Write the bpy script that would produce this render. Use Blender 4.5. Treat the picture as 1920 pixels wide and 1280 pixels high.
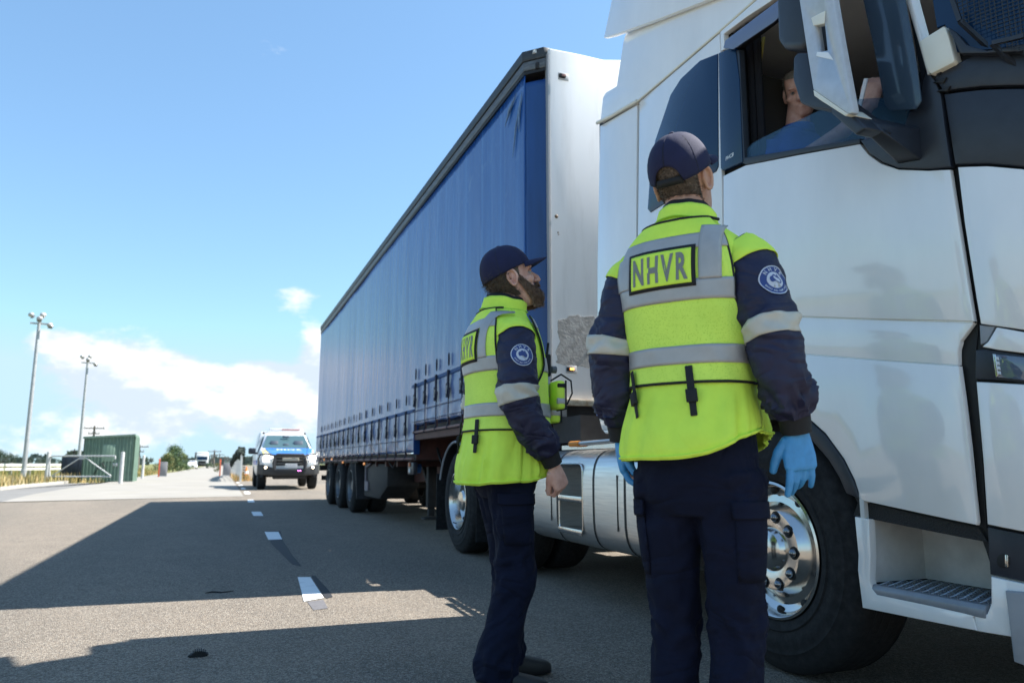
import bpy, bmesh, math, random
from math import sin, cos, pi, radians, sqrt, atan2, hypot
from mathutils import Vector, Matrix, noise
import numpy as np
random.seed(7)
for o in list(bpy.data.objects): bpy.data.objects.remove(o)
SC = bpy.context.scene
COL = SC.collection
# ------------------------------------------------------------------ camera
FPX, CAMH, VPX, HOR = 1400.0, 0.90, 412.0, 869.0      # measured in a 1920 x 1280 frame
PIT = math.atan((HOR-640)/FPX)
YAW = math.atan((960-VPX)/hypot(FPX, HOR-640))
cd = bpy.data.cameras.new('Camera'); cam = bpy.data.objects.new('Camera', cd); COL.objects.link(cam)
cam.location = (0, 0, CAMH); cam.rotation_euler = (pi/2+PIT, 0, -YAW)
cd.sensor_width = 36; cd.lens = FPX/1920*36; cd.clip_start = 0.05; cd.clip_end = 6000
cd.dof.use_dof = True; cd.dof.focus_distance = 2.9; cd.dof.aperture_fstop = 4.0
SC.camera = cam
# ------------------------------------------------------------------ world, sun, exposure
SUN_DIR = Vector((1.0, -0.067, 1.184)).normalized()
SUN_EL = math.asin(SUN_DIR.z); SUN_AZ = atan2(SUN_DIR.x, SUN_DIR.y)
W = bpy.data.worlds.new('World'); SC.world = W; W.use_nodes = True
def build_world():
    nt = W.node_tree; nt.nodes.clear(); N = nt.nodes; L = nt.links
    out = N.new('ShaderNodeOutputWorld'); bg = N.new('ShaderNodeBackground'); bg.inputs[1].default_value = 0.09
    L.new(bg.outputs[0], out.inputs[0])
    sky = N.new('ShaderNodeTexSky'); sky.sky_type = 'NISHITA'; sky.sun_disc = False
    sky.sun_elevation = SUN_EL; sky.sun_rotation = SUN_AZ; sky.air_density = 1.0; sky.dust_density = 0.35; sky.ozone_density = 2.2; sky.altitude = 60
    tc = N.new('ShaderNodeTexCoord')
    def math_(op, a, b=None, clamp=False):
        n = N.new('ShaderNodeMath'); n.operation = op; n.use_clamp = clamp
        for i, v in enumerate((a, b)):
            if v is None: continue
            if isinstance(v, (int, float)): n.inputs[i].default_value = v
            else: L.new(v, n.inputs[i])
        return n.outputs[0]
    def noise_(scale_vec, scale, detail, rough, off=(0,0,0), dist=0.0):
        mp = N.new('ShaderNodeMapping'); mp.inputs['Scale'].default_value = scale_vec; mp.inputs['Location'].default_value = off
        L.new(tc.outputs['Generated'], mp.inputs[0])
        n = N.new('ShaderNodeTexNoise'); n.inputs['Scale'].default_value = scale; n.inputs['Detail'].default_value = detail
        n.inputs['Roughness'].default_value = rough; n.inputs['Distortion'].default_value = dist
        L.new(mp.outputs[0], n.inputs['Vector']); return n.outputs['Fac']
    def smooth(v, a, b):
        n = N.new('ShaderNodeMapRange'); n.interpolation_type = 'SMOOTHSTEP'
        n.inputs[1].default_value = a; n.inputs[2].default_value = b; L.new(v, n.inputs[0]); return n.outputs[0]
    sep = N.new('ShaderNodeSeparateXYZ'); L.new(tc.outputs['Generated'], sep.inputs[0]); z = sep.outputs[2]
    n1 = noise_((1, 1, 1.9), 5.0, 9, 0.56, CLOUD_OFF)
    n2 = noise_((1, 1, 1.9), 16.0, 6, 0.6, (3.1, 1.7, 0.4))
    fld = math_('ADD', math_('MULTIPLY', n1, 0.75), math_('MULTIPLY', n2, 0.25))
    # cumulus belong low in this sky: cover falls with height
    prof = math_('SUBTRACT', 1.0, smooth(z, 0.02, 0.26))
    cov = math_('SUBTRACT', math_('MULTIPLY', prof, 0.17), 0.13)
    def bump(px, py, r, a):
        yw, pt = YAW, PIT
        F = Vector((sin(yw)*cos(pt), cos(yw)*cos(pt), sin(pt))); R = Vector((cos(yw), -sin(yw), 0)); U = R.cross(F)
        d = (F*FPX+R*(px-960)+U*(640-py)).normalized()
        vm = N.new('ShaderNodeVectorMath'); vm.operation = 'SUBTRACT'; L.new(tc.outputs['Generated'], vm.inputs[0]); vm.inputs[1].default_value = d
        vs = N.new('ShaderNodeVectorMath'); vs.operation = 'MULTIPLY'; L.new(vm.outputs[0], vs.inputs[0]); vs.inputs[1].default_value = (1/r[0], 1/r[0], 1/r[1])
        vl = N.new('ShaderNodeVectorMath'); vl.operation = 'LENGTH'; L.new(vs.outputs[0], vl.inputs[0])
        return math_('MULTIPLY', math_('SUBTRACT', 1.0, smooth(vl.outputs['Value'], 0.0, 1.0)), a)
    for b in CLOUDS: cov = math_('ADD', cov, bump(*b))
    dens = smooth(math_('ADD', fld, cov), 0.565, 0.675)
    # shaded undersides: cloud is greyer where the field just above it is thick
    n1b = noise_((1, 1, 1.9), 5.0, 9, 0.56, (CLOUD_OFF[0], CLOUD_OFF[1], CLOUD_OFF[2]+0.05))
    shade = smooth(math_('SUBTRACT', n1b, n1), -0.05, 0.07)
    mixc = N.new('ShaderNodeMix'); mixc.data_type = 'RGBA'; L.new(shade, mixc.inputs[0])
    mixc.inputs[6].default_value = (CL*.97, CL*.985, CL, 1); mixc.inputs[7].default_value = (CL*.64, CL*.73, CL*.86, 1)
    mix = N.new('ShaderNodeMix'); mix.data_type = 'RGBA'
    gm = N.new('ShaderNodeGamma'); gm.inputs[1].default_value = 0.74; L.new(sky.outputs[0], gm.inputs[0])
    hs = N.new('ShaderNodeHueSaturation'); hs.inputs['Saturation'].default_value = 1.06; L.new(gm.outputs[0], hs.inputs['Color'])
    tint = N.new('ShaderNodeMix'); tint.data_type = 'RGBA'; tint.blend_type = 'MULTIPLY'; tint.inputs[0].default_value = 1; L.new(hs.outputs[0], tint.inputs[6]); tint.inputs[7].default_value = SKYTINT
    cap = N.new('ShaderNodeVectorMath'); cap.operation = 'MINIMUM'; L.new(tint.outputs[2], cap.inputs[0]); cap.inputs[1].default_value = SKYCAP
    L.new(math_('MULTIPLY', dens, 0.93), mix.inputs[0]); L.new(cap.outputs[0], mix.inputs[6]); L.new(mixc.outputs[2], mix.inputs[7])
    L.new(mix.outputs[2], bg.inputs[0])
CL = 5.5
SKYTINT = (1.22, 1.52, 1.66, 1)
SKYCAP = (2.9, 4.1, 4.9)
CLOUD_OFF = (0.35, 0.2, 0.0)
CLOUDS = [(270, 715, (0.19, 0.105), 0.29), (470, 740, (0.18, 0.075), 0.20), (560, 552, (0.085, 0.04), 0.27), (100, 640, (0.05, 0.025), 0.14), (600, 640, (0.04, 0.05), 0.13),
          (420, 558, (0.03, 0.02), 0.12), (330, 815, (0.3, 0.03), 0.08), (560, 715, (0.13, 0.055), 0.17)]
build_world()
sl = bpy.data.lights.new('Sun', 'SUN'); sl.energy = 5.0; sl.angle = radians(0.53); sl.color = (1, 0.965, 0.91)
sun = bpy.data.objects.new('Sun', sl); COL.objects.link(sun)
sun.rotation_euler = SUN_DIR.to_track_quat('Z', 'Y').to_euler(); sun.location = (30, -2, 40)
SC.view_settings.view_transform = 'Standard'; SC.view_settings.look = 'None'; SC.view_settings.gamma = 1; SC.view_settings.use_curve_mapping = False
SC.view_settings.exposure = 1.30
SC.render.engine = 'CYCLES'
SC.cycles.max_bounces = 8; SC.cycles.transparent_max_bounces = 12

# ------------------------------------------------------------------ helpers: measuring
_F = Vector((sin(YAW)*cos(PIT), cos(YAW)*cos(PIT), sin(PIT))); _R = Vector((cos(YAW), -sin(YAW), 0)); _U = _R.cross(_F); _C = Vector((0, 0, CAMH))
def ray(x, y): return _F*FPX + _R*(x-960) + _U*(640-y)
def atX(x, y, X): r = ray(x, y); return _C + r*(X/r.x)
def atY(x, y, Y): r = ray(x, y); return _C + r*(Y/r.y)
def atZ(x, y, Z=0.0): r = ray(x, y); return _C + r*((Z-CAMH)/r.z)
def lerp(a, b, t): return a+(b-a)*t
# ------------------------------------------------------------------ helpers: materials
MATS = {}
def mat(name, col, rough=0.5, metal=0.0, coat=0.0, var=0.0, vscale=8.0, bump=0.0, bscale=40.0, spec=0.5, stretch=(1,1,1), col2=None, emit=None, alpha=1.0, trans=0.0, sheen=0.0, rvar=0.0, vdet=4.0, thr=None, crease=0.0, cscale=9.0, cst=(1,1,1)):
    if name in MATS: return MATS[name]
    m = bpy.data.materials.new(name); m.use_nodes = True; MATS[name] = m
    nt = m.node_tree; b = nt.nodes['Principled BSDF']; N = nt.nodes; L = nt.links
    b.inputs['Base Color'].default_value = (*col, 1); b.inputs['Roughness'].default_value = rough; b.inputs['Metallic'].default_value = metal
    b.inputs['Coat Weight'].default_value = coat; b.inputs['Coat Roughness'].default_value = 0.05; b.inputs['Specular IOR Level'].default_value = spec
    b.inputs['Alpha'].default_value = alpha; b.inputs['Transmission Weight'].default_value = trans; b.inputs['Sheen Weight'].default_value = sheen
    if emit: b.inputs['Emission Color'].default_value = (*emit[0], 1); b.inputs['Emission Strength'].default_value = emit[1]
    if var or bump or rvar or col2 or crease:
        tc = N.new('ShaderNodeTexCoord'); mp = N.new('ShaderNodeMapping'); mp.inputs['Scale'].default_value = stretch; L.new(tc.outputs['Object'], mp.inputs[0])
    if var or col2 or rvar:
        n = N.new('ShaderNodeTexNoise'); n.inputs['Scale'].default_value = vscale; n.inputs['Detail'].default_value = vdet; n.inputs['Roughness'].default_value = 0.6
        L.new(mp.outputs[0], n.inputs['Vector'])
        fac = n.outputs['Fac']
        rg = N.new('ShaderNodeMapRange'); lo, hi = thr or (0.3, 0.7); rg.inputs[1].default_value = lo; rg.inputs[2].default_value = hi; L.new(fac, rg.inputs[0]); fac = rg.outputs[0]
        mx = N.new('ShaderNodeMix'); mx.data_type = 'RGBA'; L.new(fac, mx.inputs[0])
        c2 = col2 or tuple(max(0, c*(1-var)) for c in col); c1 = col if col2 else tuple(min(1, c*(1+var*.6)) for c in col)
        mx.inputs[6].default_value = (*c1, 1); mx.inputs[7].default_value = (*c2, 1)
        if var or col2: L.new(mx.outputs[2], b.inputs['Base Color'])
        if rvar:
            rr = N.new('ShaderNodeMapRange'); rr.inputs[3].default_value = rough; rr.inputs[4].default_value = min(1, rough+rvar); L.new(fac, rr.inputs[0]); L.new(rr.outputs[0], b.inputs['Roughness'])
    if bump:
        n2 = N.new('ShaderNodeTexNoise'); n2.inputs['Scale'].default_value = bscale; n2.inputs['Detail'].default_value = 3; L.new(mp.outputs[0], n2.inputs['Vector'])
        bp = N.new('ShaderNodeBump'); bp.inputs['Strength'].default_value = bump; bp.inputs['Distance'].default_value = 0.01; L.new(n2.outputs['Fac'], bp.inputs['Height']); L.new(bp.outputs[0], b.inputs['Normal'])
    if crease:
        mp2 = N.new('ShaderNodeMapping'); mp2.inputs['Scale'].default_value = cst; mp2.inputs['Rotation'].default_value = (.5,.3,.2); L.new(tc.outputs['Object'], mp2.inputs[0])
        n3 = N.new('ShaderNodeTexNoise'); n3.inputs['Scale'].default_value = cscale; n3.inputs['Detail'].default_value = 2.5; n3.inputs['Distortion'].default_value = .6; L.new(mp2.outputs[0], n3.inputs['Vector'])
        m1 = N.new('ShaderNodeMath'); m1.operation = 'SUBTRACT'; L.new(n3.outputs['Fac'], m1.inputs[0]); m1.inputs[1].default_value = .5
        m2 = N.new('ShaderNodeMath'); m2.operation = 'ABSOLUTE'; L.new(m1.outputs[0], m2.inputs[0])
        b2 = N.new('ShaderNodeBump'); b2.inputs['Strength'].default_value = crease; b2.inputs['Distance'].default_value = .10; L.new(m2.outputs[0], b2.inputs['Height'])
        if bump: L.new(b2.outputs[0], bp.inputs['Normal'])
        else: L.new(b2.outputs[0], b.inputs['Normal'])
    return m
# ------------------------------------------------------------------ helpers: meshes
class MB:
    def __init__(s): s.v = []; s.f = []; s.m = []; s.mi = 0
    def add(s, vs, fs):
        o = len(s.v); s.v += [tuple(v) for v in vs]; s.f += [tuple(i+o for i in f) for f in fs]; s.m += [s.mi]*len(fs); return s
    def box(s, c, d, rot=None):
        x, y, z = d[0]/2, d[1]/2, d[2]/2
        vs = [Vector(p) for p in ((-x,-y,-z),(x,-y,-z),(x,y,-z),(-x,y,-z),(-x,-y,z),(x,-y,z),(x,y,z),(-x,y,z))]
        if rot is not None: vs = [rot @ v for v in vs]
        c = Vector(c)
        return s.add([v+c for v in vs], [(0,3,2,1),(4,5,6,7),(0,1,5,4),(1,2,6,5),(2,3,7,6),(3,0,4,7)])
    def bar(s, a, b, w, h=None):
        a, b = Vector(a), Vector(b); d = b-a; q = d.to_track_quat('Z', 'Y').to_matrix()
        return s.box((a+b)/2, (w, h or w, d.length), q)
    def rings(s, rs, cap=True, closed=True):
        n = len(rs[0]); o = len(s.v)
        for r in rs: s.v += [tuple(p) for p in r]
        fs = []
        for i in range(len(rs)-1):
            for j in range(n if closed else n-1):
                k = (j+1) % n
                fs.append((o+i*n+j, o+i*n+k, o+(i+1)*n+k, o+(i+1)*n+j))
        if cap and closed:
            fs.append(tuple(o+j for j in reversed(range(n)))); fs.append(tuple(o+(len(rs)-1)*n+j for j in range(n)))
        s.f += fs; s.m += [s.mi]*len(fs); return s
    def tube(s, pts, r, n=8, cap=True):
        pts = [Vector(p) for p in pts]; rs = []; up = Vector((0,0,1)); prev = None
        R = r if isinstance(r, (list, tuple)) else [r]*len(pts)
        for i, p in enumerate(pts):
            t = (pts[min(i+1, len(pts)-1)]-pts[max(i-1, 0)])
            if t.length < 1e-9: t = Vector((0,0,1))
            t.normalize()
            if prev is None:
                x = t.cross(up) if abs(t.dot(up)) < .95 else t.cross(Vector((1,0,0)))
            else: x = prev - t*prev.dot(t)
            x.normalize(); prev = x; y = t.cross(x)
            rs.append([p + x*(R[i]*cos(2*pi*k/n)) + y*(R[i]*sin(2*pi*k/n)) for k in range(n)])
        return s.rings(rs, cap)
    def lathe(s, prof, c, axis='X', n=32, cap=False):
        c = Vector(c); rs = []
        for (a, r) in prof:
            ring = []
            for k in range(n):
                u, w = r*cos(2*pi*k/n), r*sin(2*pi*k/n)
                ring.append(c + (Vector((a,u,w)) if axis == 'X' else Vector((w,a,u)) if axis == 'Y' else Vector((u,w,a))))
            rs.append(ring)
        return s.rings(rs, cap)
    def prism(s, poly, a, b, axis='X'):
        # poly of 2D points, extruded along axis from a to b
        def P(p, t): return (t, p[0], p[1]) if axis == 'X' else (p[0], t, p[1]) if axis == 'Y' else (p[0], p[1], t)
        n = len(poly); o = len(s.v)
        s.v += [P(p, a) for p in poly]+[P(p, b) for p in poly]
        fs = [tuple(o+i for i in reversed(range(n))), tuple(o+n+i for i in range(n))]+[(o+i, o+(i+1)%n, o+n+(i+1)%n, o+n+i) for i in range(n)]
        s.f += fs; s.m += [s.mi]*len(fs); return s
    def grid(s, fn, nu, nv):
        o = len(s.v)
        for i in range(nv+1):
            for j in range(nu+1): s.v.append(tuple(fn(j/nu, i/nv)))
        fs = [(o+i*(nu+1)+j, o+i*(nu+1)+j+1, o+(i+1)*(nu+1)+j+1, o+(i+1)*(nu+1)+j) for i in range(nv) for j in range(nu)]
        s.f += fs; s.m += [s.mi]*len(fs); return s
    def sphere(s, c, r, nu=16, nv=10, rot=None):
        c = Vector(c); rx = r if isinstance(r, (tuple, list)) else (r, r, r); rs = []
        for i in range(nv+1):
            ph = pi*(i/nv)*.998+pi*.001
            rg = []
            for k in range(nu):
                v = Vector((rx[0]*sin(ph)*cos(2*pi*k/nu), rx[1]*sin(ph)*sin(2*pi*k/nu), -rx[2]*cos(ph)))
                rg.append(c+(rot @ v if rot is not None else v))
            rs.append(rg)
        return s.rings(rs, True)
    def build(s, name, m, parent=None, smooth=35, bevel=0, seg=2, recalc=True, thick=0, subs=0):
        me = bpy.data.meshes.new(name); me.from_pydata(s.v, [], s.f)
        ms = m if isinstance(m, (list, tuple)) else [m]
        for x in ms: me.materials.append(x)
        if len(ms) > 1: me.polygons.foreach_set('material_index', s.m)
        bm = bmesh.new(); bm.from_mesh(me)
        if recalc: bmesh.ops.recalc_face_normals(bm, faces=bm.faces)
        if bevel:
            ed = [e for e in bm.edges if len(e.link_faces) == 2 and e.calc_face_angle(0) > radians(28)]
            bmesh.ops.bevel(bm, geom=ed, offset=bevel, segments=seg, profile=.5, affect='EDGES', clamp_overlap=True)
        bm.to_mesh(me); bm.free()
        o = bpy.data.objects.new(name, me); COL.objects.link(o); par(o, parent)
        if smooth:
            me.polygons.foreach_set('use_smooth', [True]*len(me.polygons)); me.set_sharp_from_angle(angle=radians(smooth))
        if thick:
            md = o.modifiers.new('Solidify', 'SOLIDIFY'); md.thickness = thick; md.offset = 0
        if subs:
            md = o.modifiers.new('Subsurf', 'SUBSURF'); md.levels = subs; md.render_levels = subs
        return o
def root_of(o):
    while o.parent: o = o.parent
    return o
def par(o, parent):
    if parent is None: return
    o.parent = parent
    if parent.get('_world'):
        o.matrix_parent_inverse = Matrix.Translation(parent.location).inverted(); o['_w'] = 1
    elif parent.get('_w') :
        pass
def empty(name, loc=(0,0,0), rz=0, label=None, cat=None, group=None, world=False):
    o = bpy.data.objects.new(name, None); COL.objects.link(o); o.location = loc; o.rotation_euler = (0,0,rz); o.empty_display_size = .2
    if world: o['_world'] = 1
    return tag(o, label, cat, group)
def tag(o, label=None, cat=None, group=None, kind=None):
    if label: o['label'] = label
    if cat: o['category'] = cat
    if group: o['group'] = group
    if kind: o['kind'] = kind
    return o
def sub(o, parent):      # sub-part of a part that was itself built in the same coordinates
    o.parent = parent; o.matrix_parent_inverse = Matrix.Identity(4); return o
def copy_tree(o, parent=None):
    c = o.copy(); COL.objects.link(c); c.parent = parent
    if parent is not None: c.matrix_parent_inverse = o.matrix_parent_inverse.copy()
    for ch in o.children: copy_tree(ch, c)
    return c
def text_geo(txt, size=1.0, bold=0.0, spacing=1.0, align='CENTER'):
    cu = bpy.data.curves.new('t', 'FONT'); cu.body = txt; cu.size = size; cu.offset = bold; cu.align_x = align; cu.align_y = 'CENTER'; cu.space_character = spacing; cu.resolution_u = 3
    ob = bpy.data.objects.new('t', cu); COL.objects.link(ob)
    bpy.context.view_layer.update()
    me = bpy.data.meshes.new_from_object(ob.evaluated_get(bpy.context.evaluated_depsgraph_get()))
    vs = [v.co.copy() for v in me.vertices]; fs = [tuple(p.vertices) for p in me.polygons]
    bpy.data.objects.remove(ob); bpy.data.meshes.remove(me); bpy.data.curves.remove(cu)
    return vs, fs
def boolean(o, cutter, op='DIFFERENCE'):
    md = o.modifiers.new('b', 'BOOLEAN'); md.object = cutter; md.operation = op; md.solver = 'EXACT'
    bpy.context.view_layer.update()
    me = bpy.data.meshes.new_from_object(o.evaluated_get(bpy.context.evaluated_depsgraph_get()))
    o.modifiers.clear(); o.data = me; bpy.data.objects.remove(cutter)
def remesh(o, vox, it=4, fac=.5):
    md = o.modifiers.new('r', 'REMESH'); md.mode = 'VOXEL'; md.voxel_size = vox; md.use_smooth_shade = True
    if it:
        ms = o.modifiers.new('s', 'SMOOTH'); ms.factor = fac; ms.iterations = it
def share(src, name, locs, parent):
    me = src.data; bpy.data.objects.remove(src); out = []
    for l in locs:
        o = bpy.data.objects.new(name, me); COL.objects.link(o); o.parent = parent; o.location = l; out.append(o)
    return out
def nz(x, y=0, z=0): return noise.noise(Vector((x, y, z)))
def cub(keys, x):        # smooth interpolation of rows sorted by their first entry
    n = len(keys)
    if x <= keys[0][0]: return keys[0][1:]
    if x >= keys[-1][0]: return keys[-1][1:]
    for i in range(n-1):
        if keys[i][0] <= x <= keys[i+1][0]: break
    p0, p1, p2, p3 = keys[max(i-1,0)], keys[i], keys[i+1], keys[min(i+2,n-1)]
    h = p2[0]-p1[0]; t = (x-p1[0])/h; r = []
    for k in range(1, len(p1)):
        m1 = (p2[k]-p0[k])/(p2[0]-p0[0])*h; m2 = (p3[k]-p1[k])/(p3[0]-p1[0])*h
        r.append((2*t**3-3*t*t+1)*p1[k]+(t**3-2*t*t+t)*m1+(-2*t**3+3*t*t)*p2[k]+(t**3-t*t)*m2)
    return r
# ================================================================== SETTING: ground, road, verge
def ground_mat(name, c1, c2, scale, rough=.95, spk=None, bump=.0, bscale=300, patch=None, mark=None):
    m = bpy.data.materials.new(name); m.use_nodes = True; nt = m.node_tree; N = nt.nodes; L = nt.links; b = N['Principled BSDF']
    b.inputs['Roughness'].default_value = rough; b.inputs['Specular IOR Level'].default_value = .3
    tc = N.new('ShaderNodeTexCoord')
    def nzn(sc, det=5, ro=.6, stretch=(1,1,1)):
        mp = N.new('ShaderNodeMapping'); mp.inputs['Scale'].default_value = stretch; L.new(tc.outputs['Object'], mp.inputs[0])
        n = N.new('ShaderNodeTexNoise'); n.inputs['Scale'].default_value = sc; n.inputs['Detail'].default_value = det; n.inputs['Roughness'].default_value = ro; L.new(mp.outputs[0], n.inputs['Vector']); return n.outputs['Fac']
    def rng(v, a, b_): 
        r = N.new('ShaderNodeMapRange'); r.inputs[1].default_value = a; r.inputs[2].default_value = b_; L.new(v, r.inputs[0]); return r.outputs[0]
    def mix(f, a, b_):
        x = N.new('ShaderNodeMix'); x.data_type = 'RGBA'
        if isinstance(f, float): x.inputs[0].default_value = f
        else: L.new(f, x.inputs[0])
        for i, v in ((6, a), (7, b_)):
            if isinstance(v, tuple): x.inputs[i].default_value = (*v, 1)
            else: L.new(v, x.inputs[i])
        return x.outputs[2]
    c = mix(rng(nzn(scale), .35, .65), c1, c2)
    if patch: c = mix(rng(nzn(patch[0], 4, .55, patch[3] if len(patch) > 3 else (1,1,1)), patch[1][0], patch[1][1]), c, patch[2])
    if spk:
        for (sc, rad, colr, st) in spk:
            v = N.new('ShaderNodeTexVoronoi'); v.inputs['Scale'].default_value = sc; L.new(tc.outputs['Object'], v.inputs['Vector'])
            wn = N.new('ShaderNodeSeparateColor'); L.new(v.outputs['Color'], wn.inputs[0])
            k = N.new('ShaderNodeMath'); k.operation = 'GREATER_THAN'; L.new(wn.outputs[0], k.inputs[0]); k.inputs[1].default_value = rad
            k2 = N.new('ShaderNodeMath'); k2.operation = 'MULTIPLY'; L.new(k.outputs[0], k2.inputs[0]); k2.inputs[1].default_value = st
            c = mix(k2.outputs[0], c, colr)
    L.new(c, b.inputs['Base Color'])
    if bump:
        v = N.new('ShaderNodeTexVoronoi'); v.inputs['Scale'].default_value = bscale; L.new(tc.outputs['Object'], v.inputs['Vector'])
        bp = N.new('ShaderNodeBump'); bp.inputs['Strength'].default_value = bump; bp.inputs['Distance'].default_value = .006; L.new(v.outputs['Distance'], bp.inputs['Height']); L.new(bp.outputs[0], b.inputs['Normal'])
    return m
M_asph = ground_mat('asphalt', (.158,.127,.098), (.200,.162,.124), 2.2, .9, [(230, .80, (.46,.41,.34), .45), (170, .86, (.04,.04,.04), .6), (105, .80, (.40,.36,.30), .45), (90, .88, (.05,.05,.05), .5), (420, .75, (.38,.34,.28), .4)], .9, 190, patch=(.6, (.45,.62), (.128,.106,.084), (1,.2,1)))
M_asph2 = ground_mat('asphalt_pale', (.16,.155,.15), (.20,.195,.185), 1.5, .92, [(120, .8, (.24,.23,.21), .4)], .4, 150)
M_conc = ground_mat('concrete', (.255,.24,.215), (.30,.28,.25), .5, .9, None, .15, 120, patch=(.9, (.5,.75), (.27,.25,.21)))
M_field = ground_mat('field', (.16,.155,.055), (.27,.22,.10), .12, .95, None, .6, 4, patch=(.03, (.4,.6), (.11,.14,.045)))
def sheet(name, pts, z, m, kind='structure', parent=None):
    mb = MB(); mb.add([(p[0], p[1], z) for p in pts], [tuple(range(len(pts)))]); o = mb.build(name, m, parent, smooth=0, recalc=False)
    if o.data.polygons[0].normal.z < 0: o.data.flip_normals()
    if parent is None: o['kind'] = kind
    return o
sheet('ground', [(-2500,-600), (2500,-600), (2500,3500), (-2500,3500)], -.012, M_field)
g = lambda x, y: atZ(x, y)[:2]
fl, fr = g(0, 942), g(457, 930)
asph = sheet('road', [(-30,-25), (14,-25), (14,600), (fr[0]+.15+.3, 600), (fr[0], fr[1]), (fl[0], fl[1]), (-30, fl[1]-4.2)], 0, M_asph)
cl = [g(0,941), g(60,926.5), g(110,918), g(160,910), g(215,902), g(262,893.5)]
sheet('concrete_pavement', [(fr[0], fr[1])] + [(1.2, 600), (-4.6, 600), (-4.55, 90)] + [tuple(p) for p in reversed(cl)], .004, M_conc)
# side road and its kerb
up = [g(0,919), g(60,912), g(130,905.5), g(235,903)]
sheet('side_road', [(-34, up[0][1]-6)]+[tuple(p) for p in up]+[tuple(p) for p in reversed(cl[:5])]+[(-34, cl[0][1]-4.5)], .0015, M_asph2)
M_kerb = mat('kerb_concrete', (.38,.36,.32), .9, var=.15, vscale=3)
kp = [(-34, up[0][1]-6)]+[tuple(p) for p in up[:3]]
mb = MB()
for a, b in zip(kp[:-1], kp[1:]):
    d = Vector((b[0]-a[0], b[1]-a[1])).normalized(); nn = Vector((-d.y, d.x))*.22
    mb.add([(a[0],a[1],-.01),(b[0],b[1],-.01),(b[0]+nn.x,b[1]+nn.y,-.01),(a[0]+nn.x,a[1]+nn.y,-.01),(a[0],a[1],.11),(b[0],b[1],.12),(b[0]+nn.x,b[1]+nn.y,.12),(a[0]+nn.x,a[1]+nn.y,.11)], [(0,3,2,1),(4,5,6,7),(0,1,5,4),(1,2,6,5),(2,3,7,6),(3,0,4,7)])
tag(mb.build('kerb', M_kerb), kind='structure')
# grassy verge rising gently behind the kerb
M_grassy = ground_mat('verge_soil', (.33,.25,.12), (.22,.20,.075), .8, .95, None, .7, 6)
# painted dashes along the lane edge
M_line = mat('line_paint', (.78,.78,.76), .7, var=.10, vscale=7, vdet=8, rvar=.1, col2=(.55,.55,.53), thr=(.58,.75))
dash = [((558,1082),(582,1082),(607,1121),(570,1128)), ((496,997),(522,997),(529,1011),(503,1012)), ((471,959),(489,959),(494,967),(475,967)), ((464,936.5),(475,936.5),(478,941.5),(465,941.5)), ((457,921.5),(467,921.5),(470,925.5),(459,925.5)), ((451,914),(459,914),(461,917),(453,917))]
for q in dash:
    sheet('lane_dash', [tuple(g(*p)) for p in q], .0045, M_line, parent=asph)
for k in range(8):
    y = 33.8+k*4.6; sheet('lane_dash', [(.80,y), (.95,y), (.95,y+1.05), (.80,y+1.05)], .0045, M_line, parent=asph)
M_tar = mat('tar_seal', (.022,.022,.024), .75, var=.3, vscale=60)
sheet('tar_seal', [tuple(g(*p)) for p in ((497,995),(526,995),(531,1014),(548,1040),(566,1062),(548,1058),(530,1040),(508,1018))], .0025, M_tar, parent=asph)
sheet('tar_seal', [tuple(g(*p)) for p in ((576,1128),(606,1124),(615,1140),(588,1144))], .0025, mat('worn_paint', (.13,.125,.13), .85, var=.2, vscale=30), parent=asph)
sheet('tar_seal', [tuple(g(*p)) for p in ((584,1078),(592,1080),(616,1106),(624,1119),(612,1122),(607,1117),(585,1083))], .0025, M_tar, parent=asph)
# tar string and the scrap of tyre rubber on the road
def road_bits():
    mb = MB(); P = [atZ(384,1112), atZ(398,1110), atZ(415,1111), atZ(438,1108)]
    mb.tube([(p.x, p.y, .004) for p in P], [.002,.007,.006,.002], 6); tag(mb.build('rubber_strip', mat('rubber_bit', (.015,.015,.015), .8)), 'thin dark strip of rubber lying on the shaded asphalt', 'debris')
    c = atZ(373,1229); mb = MB()
    for k in range(9):
        t = k/8; x = c.x-.035+.07*t; h = .012+.018*sin(pi*t)**.7*(1+.3*nz(k*1.7))
        mb.box((x, c.y+.006*nz(k*3.1), h/2), (.0065, .05+.012*nz(k*2.3), h), Matrix.Rotation(.25*nz(k), 3, 'Z'))
    mb.sphere((c.x-.034, c.y-.012, .006), (.016,.012,.008), 8, 6); mb.sphere((c.x+.002, c.y, .006), (.040,.026,.014), 12, 8)
    tag(mb.build('tyre_scrap', mat('rubber_bit', (.015,.015,.015), .8), bevel=.001, seg=1), 'small ribbed scrap of black rubber lying on the road near the camera', 'debris')
road_bits()
# dry grass on the verges: nobody could count it
def grass(name, n, region, h, cols, seed, label):
    rnd = random.Random(seed); mb = MB()
    for _ in range(n):
        x, y = region(rnd); hh = h*(.45+.8*rnd.random()); a = rnd.random()*2*pi; lean = (rnd.random()-.3)*.35*hh; w = .012+.012*rnd.random()
        d = Vector((cos(a), sin(a), 0)); s_ = Vector((-sin(a), cos(a), 0))*w
        p = Vector((x, y, -.01)); mb.mi = rnd.randrange(len(cols))
        mid = p+d*lean*.4+Vector((0,0,hh*.6)); tip = p+d*lean*1.3+Vector((0,0,hh))
        mb.add([p-s_, p+s_, mid+s_*.7, mid-s_*.7, tip], [(0,1,2,3), (3,2,4)])
    o = mb.build(name, cols, None, smooth=0, recalc=False); tag(o, label, 'grass', kind='stuff'); return o
GM = [mat('grass_straw', (.42,.31,.13), .9), mat('grass_gold', (.34,.25,.09), .9), mat('grass_olive', (.17,.17,.05), .9), mat('grass_pale', (.50,.40,.22), .9)]
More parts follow.
